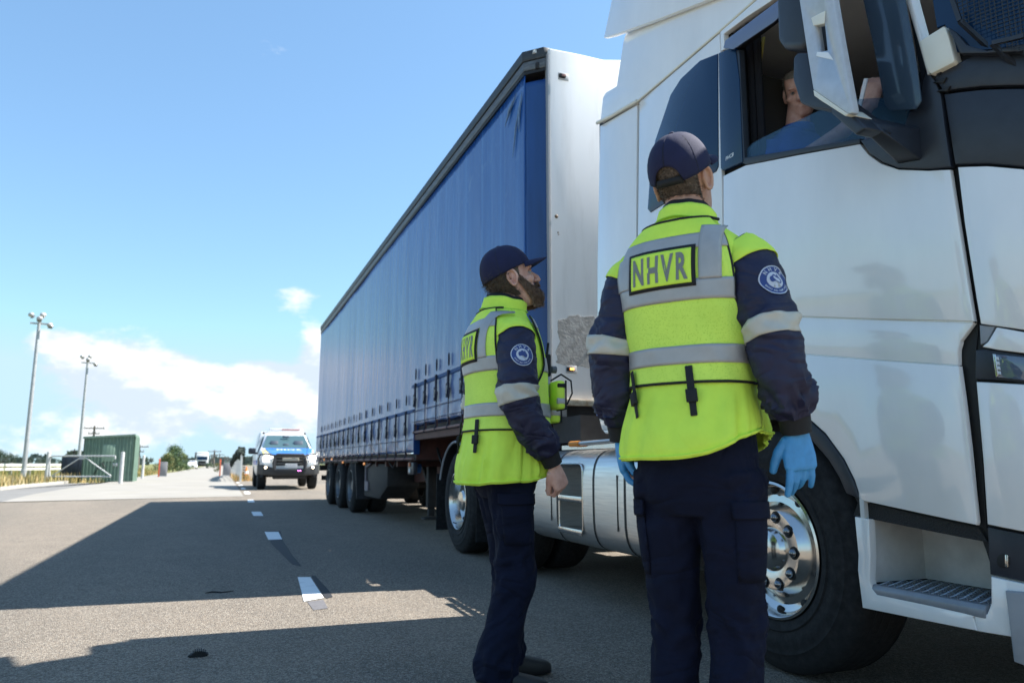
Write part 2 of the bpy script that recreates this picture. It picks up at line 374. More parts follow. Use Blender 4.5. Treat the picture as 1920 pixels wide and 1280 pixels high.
def reg_verge(r):
    t = r.random(); x = -26+19.5*t; y0 = np.interp(x, [p[0] for p in kp], [p[1] for p in kp])+.4
    return x, y0+r.random()**1.4*11
grass('dry_grass', 9000, reg_verge, .45, GM, 3, 'tall dry straw grass on the verge behind the pale kerb')
def reg_strip(r):
    return -5.2-r.random()*3.2 + (0 if r.random() < .7 else -2), 40+r.random()*45
grass('dry_grass', 4000, reg_strip, .28, GM[:3], 5, 'short straw grass along the left edge of the concrete pavement')
def reg_right(r): return .75+r.random()*.9, 42+r.random()**1.5*40
grass('dry_grass', 900, reg_right, .35, [mat('grass_rust', (.50,.28,.10), .9)]+GM[:2], 6, 'rusty dry grass tufts at the foot of the white fence posts')
def reg_field(r): return -40+33*r.random(), 52+60*r.random()
grass('field_grass', 9000, reg_field, .55, [GM[2], mat('grass_green', (.12,.15,.04), .9), GM[1]], 8, 'olive grass of the paddock behind the guard rail')
# ================================================================== PRIME MOVER
XS = 2.30                       # the side of truck and trailer that faces the camera
# outline of the cab in plan: straight side, rounded corner, flat front
ARC_N = 12; CX, CY, RX, RY = XS+.62, 1.86, .62, .62
PATH = [Vector((XS, 6.0)), Vector((XS, CY))]
for i in range(1, ARC_N+1):
    a = (pi/2)*i/ARC_N; PATH.append(Vector((CX-RX*cos(a)**.8, CY-RY*sin(a)**1.0)))
PATH.append(Vector((XS+1.24, CY-RY-.03)))
SEG = [0.0]
for a, b in zip(PATH[:-1], PATH[1:]): SEG.append(SEG[-1]+(b-a).length)
def path_at(s):
    for i in range(len(PATH)-1):
        if s <= SEG[i+1] or i == len(PATH)-2:
            t = (s-SEG[i])/(SEG[i+1]-SEG[i]); p = PATH[i].lerp(PATH[i+1], t); d = (PATH[i+1]-PATH[i]).normalized(); return p, Vector((d.y, -d.x))
def px2s(x, y, off=0.0):
    r = ray(x, y); d = Vector((r.x, r.y))
    for i in range(len(PATH)-1):
        a, b = PATH[i], PATH[i+1]; dd = (b-a).normalized(); nn = Vector((dd.y, -dd.x))*off; a = a+nn; b = b+nn; e = b-a
        den = d.x*e.y-d.y*e.x
        if abs(den) < 1e-12: continue
        u = (a.x*d.y-a.y*d.x)/den*1.0
        u = (d.x*a.y-d.y*a.x)/(-den)
        if -1e-6 <= u <= 1+1e-6 or (i == len(PATH)-2 and u > 0):
            p = a+e*u; t = p.length/d.length
            if t > 0 and p.dot(d) > 0: return SEG[i]+u*(SEG[i+1]-SEG[i]), CAMH+r.z*t
    return SEG[-1], CAMH
def s2w(s, z, dpt):
    p, n = path_at(s); q = p+n*dpt; return Vector((q.x, q.y, z))
def panel(name, pts, m, parent, off=0.0, thick=.02, bevel=.004, seg=2, raw=False, smooth=30, crown=0.0):
    q = pts if raw else [px2s(x, y, off) for x, y in pts]
    bm = bmesh.new(); vs = [bm.verts.new((s, z, off)) for s, z in q]; f = bm.faces.new(vs); f.normal_update()
    if f.normal.z < 0: bmesh.ops.reverse_faces(bm, faces=[f])
    ex = bmesh.ops.extrude_face_region(bm, geom=[f]); ev = [v for v in ex['geom'] if isinstance(v, bmesh.types.BMVert)]
    for v in ev: v.co.z = off
    for v in vs: v.co.z = off-thick
    bmesh.ops.recalc_face_normals(bm, faces=bm.faces)
    if bevel:
        ed = [e for e in bm.edges if abs(e.verts[0].co.z-off) < 1e-6 and abs(e.verts[1].co.z-off) < 1e-6]
        bmesh.ops.bevel(bm, geom=ed, offset=bevel, segments=seg, profile=.5, affect='EDGES', clamp_overlap=True)
    s0, s1 = min(v.co.x for v in bm.verts), max(v.co.x for v in bm.verts)
    for k in SEG[1:-1]:
        if s0 < k < s1: bmesh.ops.bisect_plane(bm, geom=bm.verts[:]+bm.edges[:]+bm.faces[:], plane_co=(k,0,0), plane_no=(1,0,0))
    bmesh.ops.triangulate(bm, faces=[f for f in bm.faces if len(f.verts) > 4])
    for v in bm.verts: v.co = s2w(v.co.x, v.co.y, v.co.z)
    bmesh.ops.recalc_face_normals(bm, faces=bm.faces)
    me = bpy.data.meshes.new(name); bm.to_mesh(me); bm.free(); me.materials.append(m)
    o = bpy.data.objects.new(name, me); COL.objects.link(o); par(o, parent)
    if smooth: me.polygons.foreach_set('use_smooth', [True]*len(me.polygons)); me.set_sharp_from_angle(angle=radians(smooth))
    return o
M_white = mat('truck_white', (.86,.85,.83), .10, coat=1.0, var=.07, vscale=3.0, vdet=9, stretch=(1,1,.35), rvar=.05)
M_cream = mat('sun_faded_white', (.80,.77,.66), .4, var=.06, vscale=5)
M_blk = mat('gap_black', (.008,.008,.009), .6)
M_plast = mat('dark_plastic', (.022,.026,.036), .42, var=.15, vscale=20, bump=.05, bscale=300)
M_gloss = mat('tinted_glass', (.006,.030,.080), .05, spec=.4)
M_grey = mat('grey_plastic', (.30,.31,.33), .5, var=.1, vscale=12)
M_rub = mat('tyre_rubber', (.011,.011,.012), .78, var=.35, vscale=30, bump=.15, bscale=80, rvar=.2)
M_alu = mat('polished_aluminium', (.62,.60,.57), .12, 1.0, rvar=.10, vscale=30)
M_tank = mat('brushed_aluminium', (.72,.71,.69), .30, 1.0, var=.12, vscale=14, stretch=(1,.25,6), rvar=.16)
M_chas = mat('chassis_dark', (.018,.017,.018), .7, var=.4, vscale=15)
M_brown = mat('chassis_oxide', (.085,.030,.024), .65, var=.35, vscale=9)
TR = empty('prime_mover', (3.5, 4.5, 0), label='white prime mover with high roof, driver at its open window, officers beside it', cat='truck', world=True)

# --- dark hull that shows in the gaps (window kept open)
panel('cab_hull', [(1124,232),(1196,196),(1340,75),(1372,62),(1384,100),(1393,306),(1612,270),(1760,318),(1786,318),(1835,610),(1830,660),(1850,990),(1612,950),(1590,905),(1560,850),(1500,785),(1440,748),(1380,745),(1300,790),(1126,800)], M_blk, TR, off=-.03, thick=.05, bevel=0)
panel('corner_hull', [(1700,150),(1735,130),(1800,95),(2300,90),(2300,1140),(1858,1060),(1832,985),(1822,660),(1826,612),(1776,318),(1700,318)], M_blk, TR, off=-.035, thick=.03, bevel=0)
panel('door_backing', [(1356,560),(1640,560),(1822,580),(1824,604),(1798,640),(1795,700),(1640,700),(1358,700)], M_white, TR, off=-.013, thick=.01, bevel=0)
# --- rear side of the cab
panel('sleeper_panel', [(1198.5,192),(1258,141),(1349,63),(1351,105),(1353,330),(1358,757),(1192,790)], M_white, TR, off=0)
panel('side_fairing', [(1124,236),(1194,196),(1189,790),(1170,806),(1128,806),(1119,772),(1119,500)], M_white, TR, off=-.004, thick=.05, bevel=.012)
sw = panel('sleeper_window', [(1345,101),(1312,114),(1276,148),(1257,178),(1241,226),(1228,264),(1219,320),(1214,392),(1219,398),(1342,321),(1346,312)], M_gloss, TR, off=.006, thick=.012, bevel=.003)
bp = panel('pillar_cover', [(1347,100),(1378,87),(1386,150),(1392,304),(1355,320),(1351,316)], M_gloss, TR, off=.008, thick=.02, bevel=.003)
# badge on the pillar
def wall_text(name, txt, px, py, size, m, parent, bold=.01, off=.0095, slant=0.0, spacing=1.0, rot=0.0):
    s0, z0 = px2s(px, py, off); vs, fs = text_geo(txt, size, bold*size, spacing); mb = MB()
    c, sn = cos(rot), sin(rot)
    mb.add([s2w(s0+(v.x*c-v.y*sn)+slant*v.y, z0+v.x*sn+v.y*c, off) for v in vs], fs); return mb.build(name, m, parent, smooth=0, recalc=False)
M_ltr = mat('letter_white', (.75,.78,.8), .4)
wall_text('badge_lettering', 'FHCB', 1368, 294, .026, M_ltr, bp, .02, .0086, .3)
# --- door
DO = panel('door', [(1356,330),(1398,310),(1500,290),(1612,270),(1628,290),(1652,307),(1685,318),(1740,320),(1781,318),(1797,420),(1819,560),(1826,602),(1640,597.5),(1496,592.5),(1357,601.5)], M_white, TR, off=0)
panel('door_panel', [(1357,603),(1496,594),(1640,599),(1826,605),(1800,640),(1796,656),(1796,684.5),(1640,673.5),(1510,663.5),(1357,673.5)], M_white, DO, off=-.007, bevel=.005)
panel('door_panel', [(1358,675),(1510,665),(1640,675),(1797,686),(1806,750),(1818,850),(1832,978),(1829,984),(1720,961),(1614,938),(1602,900),(1582,860),(1547,812),(1502,772),(1442,738),(1358,735)], M_white, DO, off=0, bevel=.006)
panel('door_frame', [(1350,60),(1450,-27),(1580,-140),(1680,-225),(1690,-190),(1575,-85),(1452,-2),(1400,32),(1357,64),(1358,93),(1352,96)], M_white, TR, off=.004, thick=.03)
panel('roof_seal', [(1382,92),(1450,40),(1574,-55),(1680,-150),(1672,-170),(1572,-78),(1452,10),(1378,66)], M_blk, TR, off=-.002, thick=.03, bevel=0)
panel('window_trim', [(1380,95),(1386,93),(1396,296),(1612,260),(1612,269),(1500,288),(1398,309),(1391,305)], M_plast, TR, off=.004, thick=.03, bevel=.003)
def glass_mat(name, col, alpha, rough=.03):
    m = bpy.data.materials.new(name); m.use_nodes = True; nt = m.node_tree; N = nt.nodes; L = nt.links; N.clear()
    o = N.new('ShaderNodeOutputMaterial'); mx = N.new('ShaderNodeMixShader'); t = N.new('ShaderNodeBsdfTransparent'); gl = N.new('ShaderNodeBsdfPrincipled')
    t.inputs[0].default_value = (*[lerp(1, c, .25) for c in col], 1); gl.inputs['Base Color'].default_value = (*col, 1); gl.inputs['Roughness'].default_value = rough; gl.inputs['Specular IOR Level'].default_value = .8
    mx.inputs[0].default_value = alpha; L.new(t.outputs[0], mx.inputs[1]); L.new(gl.outputs[0], mx.inputs[2]); L.new(mx.outputs[0], o.inputs[0]); return m
M_pane = glass_mat('door_glass', (.10,.25,.42), .20)
M_visor = glass_mat('visor_acrylic', (.05,.085,.13), .72, .12)
M_visor2 = glass_mat('visor_acrylic_pale', (.18,.22,.34), .8, .2)
wg = panel('door_glass', [(1392,304),(1400,280),(1412,268),(1432,257),(1480,234),(1535,208),(1590,188),(1640,184),(1700,183),(1712,262),(1612,268)], M_pane, TR, off=-.012, thick=.005, bevel=0)
panel('window_visor', [(1602,-60),(1618,0),(1640,98),(1659,198),(1668,207),(1716,205),(1727,190),(1718,120),(1700,20),(1686,-60)], M_visor, TR, off=.05, thick=.006, bevel=.002)
panel('window_visor', [(1356,90),(1360,76),(1400,46),(1450,8),(1520,-48),(1560,-60),(1450,42),(1374,93)], M_visor2, TR, off=.035, thick=.006, bevel=.002)
# --- dark mirror foot and A pillar
panel('mirror_corner', [(1612,263),(1690,247),(1704,210),(1722,204),(1730,150),(1737,133),(1752,150),(1764,178),(1772,240),(1783,313),(1738,317),(1684,315),(1654,304),(1630,288)], M_plast, TR, off=.006, thick=.03, bevel=.006)
panel('a_pillar', [(1676,-120),(1685,-125),(1708,0),(1731,85),(1746,138),(1738,141),(1721,80),(1697,0)], M_white, TR, off=.012, thick=.05, bevel=.006)
panel('bracket_cover', [(1722,78),(1768,49),(1773,52),(1790,112),(1787,118),(1745,139),(1739,135)], M_cream, TR, off=.03, thick=.06, bevel=.008)
panel('window_edge', [(1640,-60),(1664,-60),(1722,190),(1735,130),(1712,0),(1696,-60),(1690,-60),(1728,150),(1700,215)], M_plast, TR, off=-.02, thick=.02, bevel=0)
panel('corner_upper', [(1752,141),(1792,120),(1830,101),(1880,96),(1960,94),(2300,100),(2300,168),(1920,160),(1842,162),(1768,171),(1752,150)], M_plast, TR, off=.004, thick=.03, bevel=.008)
for k in range(4):
    y = 121+16*k; x = 1740+7*k
    panel('vent_fin', [(x-6, y+2), (x+20, y-8), (x+14, y+3)], M_blk, TR, off=.012, thick=.02, bevel=.002)
panel('corner_lower', [(1769,177),(1842,168),(1920,166),(2300,174),(2300,330),(1920,312),(1850,306),(1790,308)], M_plast, TR, off=.004, thick=.03, bevel=.006)
# --- windscreen with a stone guard of wire mesh
panel('windscreen', [(1690,-120),(1730,-120),(1757,52),(1772,46),(1794,98),(1820,97),(1860,92),(1960,90),(2300,96),(2300,-300),(1800,-300)], M_gloss, TR, off=-.01, thick=.01, bevel=0)
def guard():
    mb = MB(); A = px2s(1800, 45, .05); 
    poly = [(1786,0),(1800,40),(1826,72),(1860,82),(1920,68),(2100,40),(2100,-120),(1786,-120)]
    q = [px2s(x, y, .05) for x, y in poly]
    def inside(s, z):
        c = False; n = len(q)
        for i in range(n):
            (x1,y1),(x2,y2) = q[i], q[(i+1)%n]
            if (y1 > z) != (y2 > z) and s < (x2-x1)*(z-y1)/(y2-y1)+x1: c = not c
        return c
    s0, s1 = min(p[0] for p in q), max(p[0] for p in q); z0, z1 = min(p[1] for p in q), max(p[1] for p in q)
    st = .0145
    def runs(fix, lo, hi, vert):
        seg = []; k = lo; cur = None
        while k < hi:
            i = inside(fix, k) if vert else inside(k, fix)
            if i and cur is None: cur = k
            if not i and cur is not None: seg.append((cur, k)); cur = None
            k += .012
        if cur is not None: seg.append((cur, hi))
        return seg
    s = s0
    while s < s1:
        for a, b in runs(s, z0, z1, True): mb.bar(s2w(s, a, .05), s2w(s, b, .05), .0022)
        s += st
    z = z0
    while z < z1:
        for a, b in runs(z, s0, s1, False):
            n = max(1, int((b-a)/.08))
            for i in range(n): mb.bar(s2w(lerp(a,b,i/n), z, .05), s2w(lerp(a,b,(i+1)/n), z, .05), .0022)
        z += st
    o = mb.build('stone_guard', mat('guard_wire', (.02,.02,.022), .5), TR, smooth=0, recalc=False); o['kind'] = 'stuff'
    mb = MB(); n = len(q)
    for i in range(n-3): mb.bar(s2w(*q[i], .05), s2w(*q[i+1], .05), .014)
    mb.build('guard_frame', M_plast, o)
guard()
panel('windscreen_skirt', [(1776,50),(1792,60),(1812,84),(1850,95),(1920,82),(2100,58),(2100,84),(1920,96),(1850,100),(1800,100)], M_plast, TR, off=.035, thick=.03, bevel=.004)
# --- front corner, lamps, bumper
panel('corner_panel', [(1795,313),(1850,311),(1920,317),(2300,336),(2300,650),(1920,618),(1838,607),(1830,560),(1808,420)], M_white, TR, off=0, bevel=.006)
panel('lamp_bracket', [(1836,609),(1866,612),(1850,641),(1838,646)], M_grey, TR, off=-.01, thick=.02)
panel('lamp_brow', [(1868,613),(1920,622),(2300,655),(2300,690),(1920,662),(1870,656),(1840,650),(1852,640)], M_white, TR, off=0, bevel=.006)
panel('lamp_housing', [(1829,656),(1850,655),(1920,665),(2300,694),(2300,745),(1920,717),(1866,712),(1828,711)], M_plast, TR, off=-.012, thick=.03, bevel=.004)
hl = panel('headlamp', [(1861,663),(1920,669),(2300,700),(2300,738),(1920,713),(1867,707)], mat('lamp_lens', (.10,.13,.18), .05, coat=1, spec=.8), TR, off=-.002, thick=.02, bevel=.004)
panel('lamp_rim', [(1861,663),(1867,664),(1872,704),(1867,707)], mat('lamp_chrome', (.6,.6,.62), .2, 1), hl, off=.0015, thick=.006, bevel=.001)
for k in range(4): panel('lamp_diode', [(1866+k*1.2, 668+k*9), (1872+k*1.2, 669+k*9), (1873+k*1.2, 675+k*9), (1867+k*1.2, 674+k*9)], mat('diode', (.6,.65,.7), .2), hl, off=.003, thick=.004, bevel=.001)
panel('bumper', [(1829,715),(1920,720),(2300,748),(2300,1060),(1920,997),(1850,983),(1842,860)], M_white, TR, off=0, bevel=.008)
panel('bumper_insert', [(1851,987),(1920,1001),(2300,1065),(2300,1160),(1920,1090),(1856,1076)], M_plast, TR, off=-.012, thick=.03)
panel('tow_eye', [(1881+15*cos(a*pi/6)*.85, 1051+14*sin(a*pi/6)) for a in range(12)], M_blk, TR, off=-.009, thick=.02, bevel=.001)
panel('tow_pin', [(1884,1039),(1890,1040),(1890,1063),(1884,1062)], M_alu, TR, off=-.006, thick=.01, bevel=.001)
panel('bumper_lower', [(1857,1080),(1920,1094),(2300,1164),(2300,1280),(1920,1200),(1892,1193),(1833,1183),(1826,1155),(1850,1150),(1858,1130)], M_white, TR, off=0, bevel=.006)
panel('corner_spoiler', [(1883,1107),(1920,1110),(2300,1180),(2300,1310),(1920,1248),(1899,1240)], M_grey, TR, off=.02, thick=.04, bevel=.008)
# --- boarding step
panel('sill_band', [(1610,938),(1720,964),(1834,988),(1852,1016),(1600,966)], mat('mesh_plastic', (.014,.014,.014), .75, bump=.6, bscale=140), TR, off=-.02, thick=.03, bevel=0)
ST = panel('step_frame', [(1602,968),(1629,973),(1632,1040),(1630,1086),(1634,1102),(1644,1114),(1740,1134),(1828,1153),(1824,1158),(1832,1182),(1720,1160),(1617,1139),(1608,1068),(1609,1040)], M_white, TR, off=.002, thick=.03, bevel=.004)
def step_well():
    a = atX(1631, 1092, XS); b = atX(1852, 1140, XS); yr = a.y; zt = a.z
    cpt = atY(1737, 1085, yr); depth = min(max(cpt.x-XS, .12), .4); yf = b.y-.02; zb = zt-.0
    top = atX(1730, 990, XS).z+.16
    W2 = mat('step_well_white', (.62,.62,.60), .5, var=.18, vscale=7, rvar=.2)
    mb = MB(); mb.box((XS+depth/2, yr+.011, (zb+top)/2), (depth, .02, top-zb)); mb.build('well_wall', W2, ST)
    mb = MB(); mb.box((XS+depth+.01, (yr+yf)/2, (zb+top)/2), (.02, yr-yf+.1, top-zb)); mb.build('well_wall', W2, ST)
    mb = MB(); mb.prism([(XS+.01, zt-.005), (XS+depth, zt-.005), (XS+depth, zt-.04), (XS-.0005, zt-.046), (XS-.0005, zt-.02)], b.y+.012, yr, 'Y'); tr = mb.build('step_tread', mat('tread_grey', (.26,.28,.31), .45, .3, var=.15, vscale=20), ST, bevel=.004)
    mb = MB(); st = .036; n = 0
    for i in range(-2, 20):
        for j in range(8):
            y = yr-.04-i*st-(j%2)*st*.5; x = XS+.04+j*.036
            if not (yf-.02 < y < yr-.02) or x > XS+depth-.02: continue
            mb.tube([(x-.016, y-.015, zt-.004), (x, y, zt+.004), (x+.016, y-.015, zt-.004)], .0022, 5); mb.tube([(x-.016, y+.015, zt-.004), (x, y, zt+.004), (x+.016, y+.015, zt-.004)], .0022, 5)
    mb.build('tread_grip', mat('tread_grip', (.34,.36,.39), .4, .6), tr)
step_well()
# --- wheel arch
ao = [(1360,734),(1442,740),(1502,775),(1547,815),(1581,862),(1601,903),(1612,936)]
ai = [(1585,925),(1572,895),(1552,862),(1520,825),(1484,795),(1436,770),(1360,765)]
panel('wheel_arch', ao+ai, M_plast, TR, off=.004, thick=.12, bevel=.01)
# --- wheels
FWY, FWZ, RW = 2.80, .525, .522
def wheel(y, x0, dual=False, drive=False, parent=TR, R=RW, rr=.293, hubm=None, name='wheel', chrome=True, simple=False):
    """outer face at x0, axle along +X"""
    t = [( .050, rr), ( .012, rr+.012), (.004, rr+.03), (-.001, rr+.05), (.005, rr+.056), (.0, R*.72), (-.003, R*.78), (.002, R*.80), (.0, R*.84), (.008, R*.86), (.012, R*.90), (.03, R*.97), (.055, R), (.26, R), (.285, R*.97), (.305, R*.90), (.31, R*.8), (.30, rr)]
    mb = MB(); mb.lathe(t, (x0, y, R+.002), 'X', 72)
    if dual: mb.lathe(t, (x0+.34, y, R+.002), 'X', 48)
    ty = mb.build(name, M_rub, parent, smooth=40)
    mb = MB()
    for k in range(5): mb.lathe([(.085+k*.043, R+.0015), (.092+k*.043, R-.006), (.099+k*.043, R+.0015)], (x0, y, R+.002), 'X', 48)
    mb.build('tread_groove', M_blk, ty)
    mb = MB()
    if not drive:
        prof = [(.055, rr+.004), (.006, rr+.006), (.002, rr-.004), (.012, rr-.014), (.045, rr-.026), (.062, rr-.055), (.055, rr-.085), (.028, rr-.105), (.010, rr-.118), (.008, .105), (.012, .095), (-.01, .082), (-.022, .06), (-.028, .02), (-.028, .001)]
    else:
        prof = [(.055, rr+.004), (.004, rr+.006), (.002, rr-.004), (.014, rr-.012), (.05, rr-.02), (.11, rr-.035), (.145, rr-.07), (.155, .16), (.15, .115), (.06, .11), (.04, .09), (.035, .001)]
    ri = MB().lathe(prof, (x0, y, R+.002), 'X', 72).build('rim', hubm or M_alu, ty, smooth=30)
    if simple: return ty
    # hand holes and wheel nuts
    r = rr-.034 if not drive else rr-.06
    share(MB().sphere((0,0,0), (.012, .019, .019), 12, 8).build('hand_hole', M_blk), 'hand_hole', [(x0+(.047 if not drive else .12), y+r*cos(2*pi*(k+.5)/10), R+r*sin(2*pi*(k+.5)/10)) for k in range(10)], ri)
    if not drive: share(MB().lathe([(-.004,.001), (-.0035,.028), (.01,.030)], (0,0,0), 'X', 16).build('nut_recess', M_blk), 'nut_recess', [(x0+.012, y+.150*cos(2*pi*k/10), R+.150*sin(2*pi*k/10)) for k in range(10)], ri)
    share(MB().sphere((0,0,0), (.022, .019, .019), 12, 8).build('nut_cap', mat('nut_steel', (.25,.26,.28), .2, 1.0)), 'nut_cap', [(x0+(.007 if not drive else .138), y+.150*cos(2*pi*k/10), R+.150*sin(2*pi*k/10)) for k in range(10)], ri)
    mb = MB(); mb.tube([(x0+.03, y+.10, R-.235), (x0-.004, y+.115, R-.225)], .006, 6); mb.build('valve', M_blk, ri)
    return ty
wheel(FWY, XS+.012)
wheel(FWY, XS+2.45-.31)
panel('arch_liner', [(1360,765),(1436,770),(1484,795),(1520,825),(1552,862),(1572,895),(1600,960),(1620,1060),(1300,1060),(1300,765)], M_blk, TR, off=-.38, thick=.03, bevel=0)
for y in (6.20, 7.57):
    wheel(y, XS+.012, dual=True, drive=True); wheel(y, XS+2.48-.66, dual=True, drive=True, simple=True)
# --- roof
def roof():
    poly = [(1123,231),(1128,182),(1134,172),(1154,160),(1166,78),(1174,52),(1240,-38),(1340,-130),(1480,-215),(1640,-290),(1700,-240),(1580,-142),(1450,-28),(1348,61),(1256,139),(1196,192)]
    q = [atX(x, y, XS) for x, y in poly]
    mb = MB(); mb.prism([(p.y, p.z) for p in q], XS+.004, XS+2.46); o = mb.build('roof_fairing', M_white, TR, bevel=.018, seg=3)
    e = [atX(x, y, XS) for x, y in ((1121,231),(1150,217),(1178,200),(1196,190))]
    mb = MB(); mb.tube([(XS-.006, p.y, p.z) for p in e], .012, 8); mb.build('fairing_lip', M_cream, o)
    e = [atX(x, y, XS) for x, y in ((1196,190),(1256,139),(1350,59),(1450,-29))]
    mb = MB(); mb.tube([(XS-.001, p.y, p.z) for p in e], .007, 6); mb.build('drip_rail', M_cream, o)
    wing = [(1133,72),(1150,68),(1240,35),(1332,-1),(1420,-40),(1520,-90),(1500,-200),(1300,-170),(1166,-80),(1148,0)]
    q = [atX(x, y, XS-.03) for x, y in wing]
    mb = MB(); mb.prism([(p.y, p.z) for p in q], XS-.035, XS+.0); w = mb.build('roof_deflector', M_white, TR, bevel=.006)
    mb = MB(); mb.prism([(p.y, p.z) for p in q], XS+2.47, XS+2.505); mb.build('roof_deflector', M_white, TR, bevel=.006)
    a, b = q[5], q[8]
    zr = max(p.z for p in q); 
    mb = MB(); mb.prism([(q[8].y, q[8].z), (q[6].y, q[6].z), (q[6].y, q[6].z-.05), (q[8].y, q[8].z-.05)], XS, XS+2.47); mb.build('deflector_sheet', M_white, TR)
    # cab box: rear wall, floor, front, far side, ceiling
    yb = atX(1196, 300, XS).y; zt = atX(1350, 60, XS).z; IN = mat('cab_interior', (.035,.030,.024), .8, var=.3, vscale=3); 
    mb = MB(); mb.box((XS+1.24, yb-.05, 2.2), (2.40, .05, 2.9)); mb.build('rear_wall', M_white, TR)
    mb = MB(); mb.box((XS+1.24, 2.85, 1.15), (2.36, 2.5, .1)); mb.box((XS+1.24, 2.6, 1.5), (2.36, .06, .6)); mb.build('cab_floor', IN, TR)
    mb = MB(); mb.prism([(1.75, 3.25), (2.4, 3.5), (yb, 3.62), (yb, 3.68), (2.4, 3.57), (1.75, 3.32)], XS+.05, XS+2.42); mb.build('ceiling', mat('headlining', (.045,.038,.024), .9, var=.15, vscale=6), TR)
    mb = MB(); mb.box((XS+2.44, 2.85, 1.7), (.05, 2.7, 1.3)); mb.box((XS+2.44, 3.6, 3.0), (.05, 1.2, 1.5)); mb.box((XS+2.44, 2.2, 3.35), (.05, 1.7, .5)); mb.build('far_side', M_white, TR)
    mb = MB(); mb.box((XS+2.44, 2.35, 2.75), (.02, 1.35, .9)); mb.build('far_window', M_gloss, TR)
    mb = MB(); mb.box((XS+1.24+.3, 1.2+.08, 1.15), (2.2-.3, .08, 1.9)); mb.build('front_panel', M_white, TR)
    mb = MB(); mb.prism([(1.24, 2.05), (1.30, 2.0), (1.75, 3.4), (1.68, 3.42)], XS+.75, XS+2.4); mb.build('windscreen', M_gloss, TR)
    mb = MB(); mb.box((XS+1.24, 1.62, 1.85), (2.2, .5, .35)); mb.build('dashboard', mat('dash_dark', (.02,.02,.02), .6), TR, bevel=.05)
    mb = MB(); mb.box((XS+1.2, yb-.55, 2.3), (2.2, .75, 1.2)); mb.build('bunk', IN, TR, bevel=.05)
    se = MB(); se.box((XS+.55, 2.95, 2.18), (.5, .16, .8)); se.box((XS+.55, 2.68, 1.72), (.5, .5, .16)); se.box((XS+.55, 2.97, 2.66), (.28, .12, .2)); se.build('driver_seat', mat('seat_cloth', (.02,.02,.024), .9), TR, bevel=.05, seg=3)
    mb = MB(); a = atX(1432, 70, XS+.14); b = atX(1407, 246, XS+.14); mb.bar(a, b, .006, .02); mb.build('curtain_tape', mat('tape_yellow', (.42,.36,.10), .8), TR)
    mb = MB()
    for k in range(6): mb.tube([(XS+.10+.02*(k%2), 2.96-k*.03, 3.3), (XS+.10+.02*(k%2), 2.97-k*.03, 2.35)], .02, 8)
    mb.build('cab_curtain', mat('curtain_dark', (.012,.012,.016), .9), TR)
    # chassis rails and bits under the cab
    mb = MB()
    for x in (XS+.82, XS+1.66): mb.box((x, 5.0, .82), (.09, 7.0, .28))
    mb.box((XS+2.15, 4.5, .66), (.6, 2.3, .68)); mb.box((XS+1.24, 4.0, .75), (1.6, 1.6, .5)); mb.box((XS+1.24, 2.9, .6), (1.5, 1.1, .45)); mb.box((XS+1.3, 1.7, .62), (1.9, .7, .5)); mb.build('chassis', M_chas, TR)  # the far-side box is unseen, added to keep sun off the ground
    mb = MB(); mb.tube([(XS+.35, 6.2, RW), (XS+2.1, 6.2, RW)], .1, 12); mb.tube([(XS+.35, 7.57, RW), (XS+2.1, 7.57, RW)], .1, 12); mb.tube([(XS+.3, FWY, RW), (XS+2.1, FWY, RW)], .07, 12); mb.build('axle', M_chas, TR)
    MB().box((XS+1.45, 5.1, 1.0), (1.8, 1.9, .03)).build('deck_sun_blocker', M_chas, TR); MB().box((XS+2.42, 1.9, .62), (.05, 1.0, .85)).box((XS+2.42, 4.4, .66), (.05, 2.3, .75)).build('far_skirt_blocker', M_white, TR); MB().box((XS+1.45, 1.95, .42), (1.8, 1.0, .22)).build('undertray_blocker', M_chas, TR)  # unseen plates added to block sun and bounce light under the truck
    mb = MB(); mb.box((XS+1.24, 6.9, 1.06), (.95, 1.0, .12)); mb.build('fifth_wheel', M_chas, TR, bevel=.02)
roof()
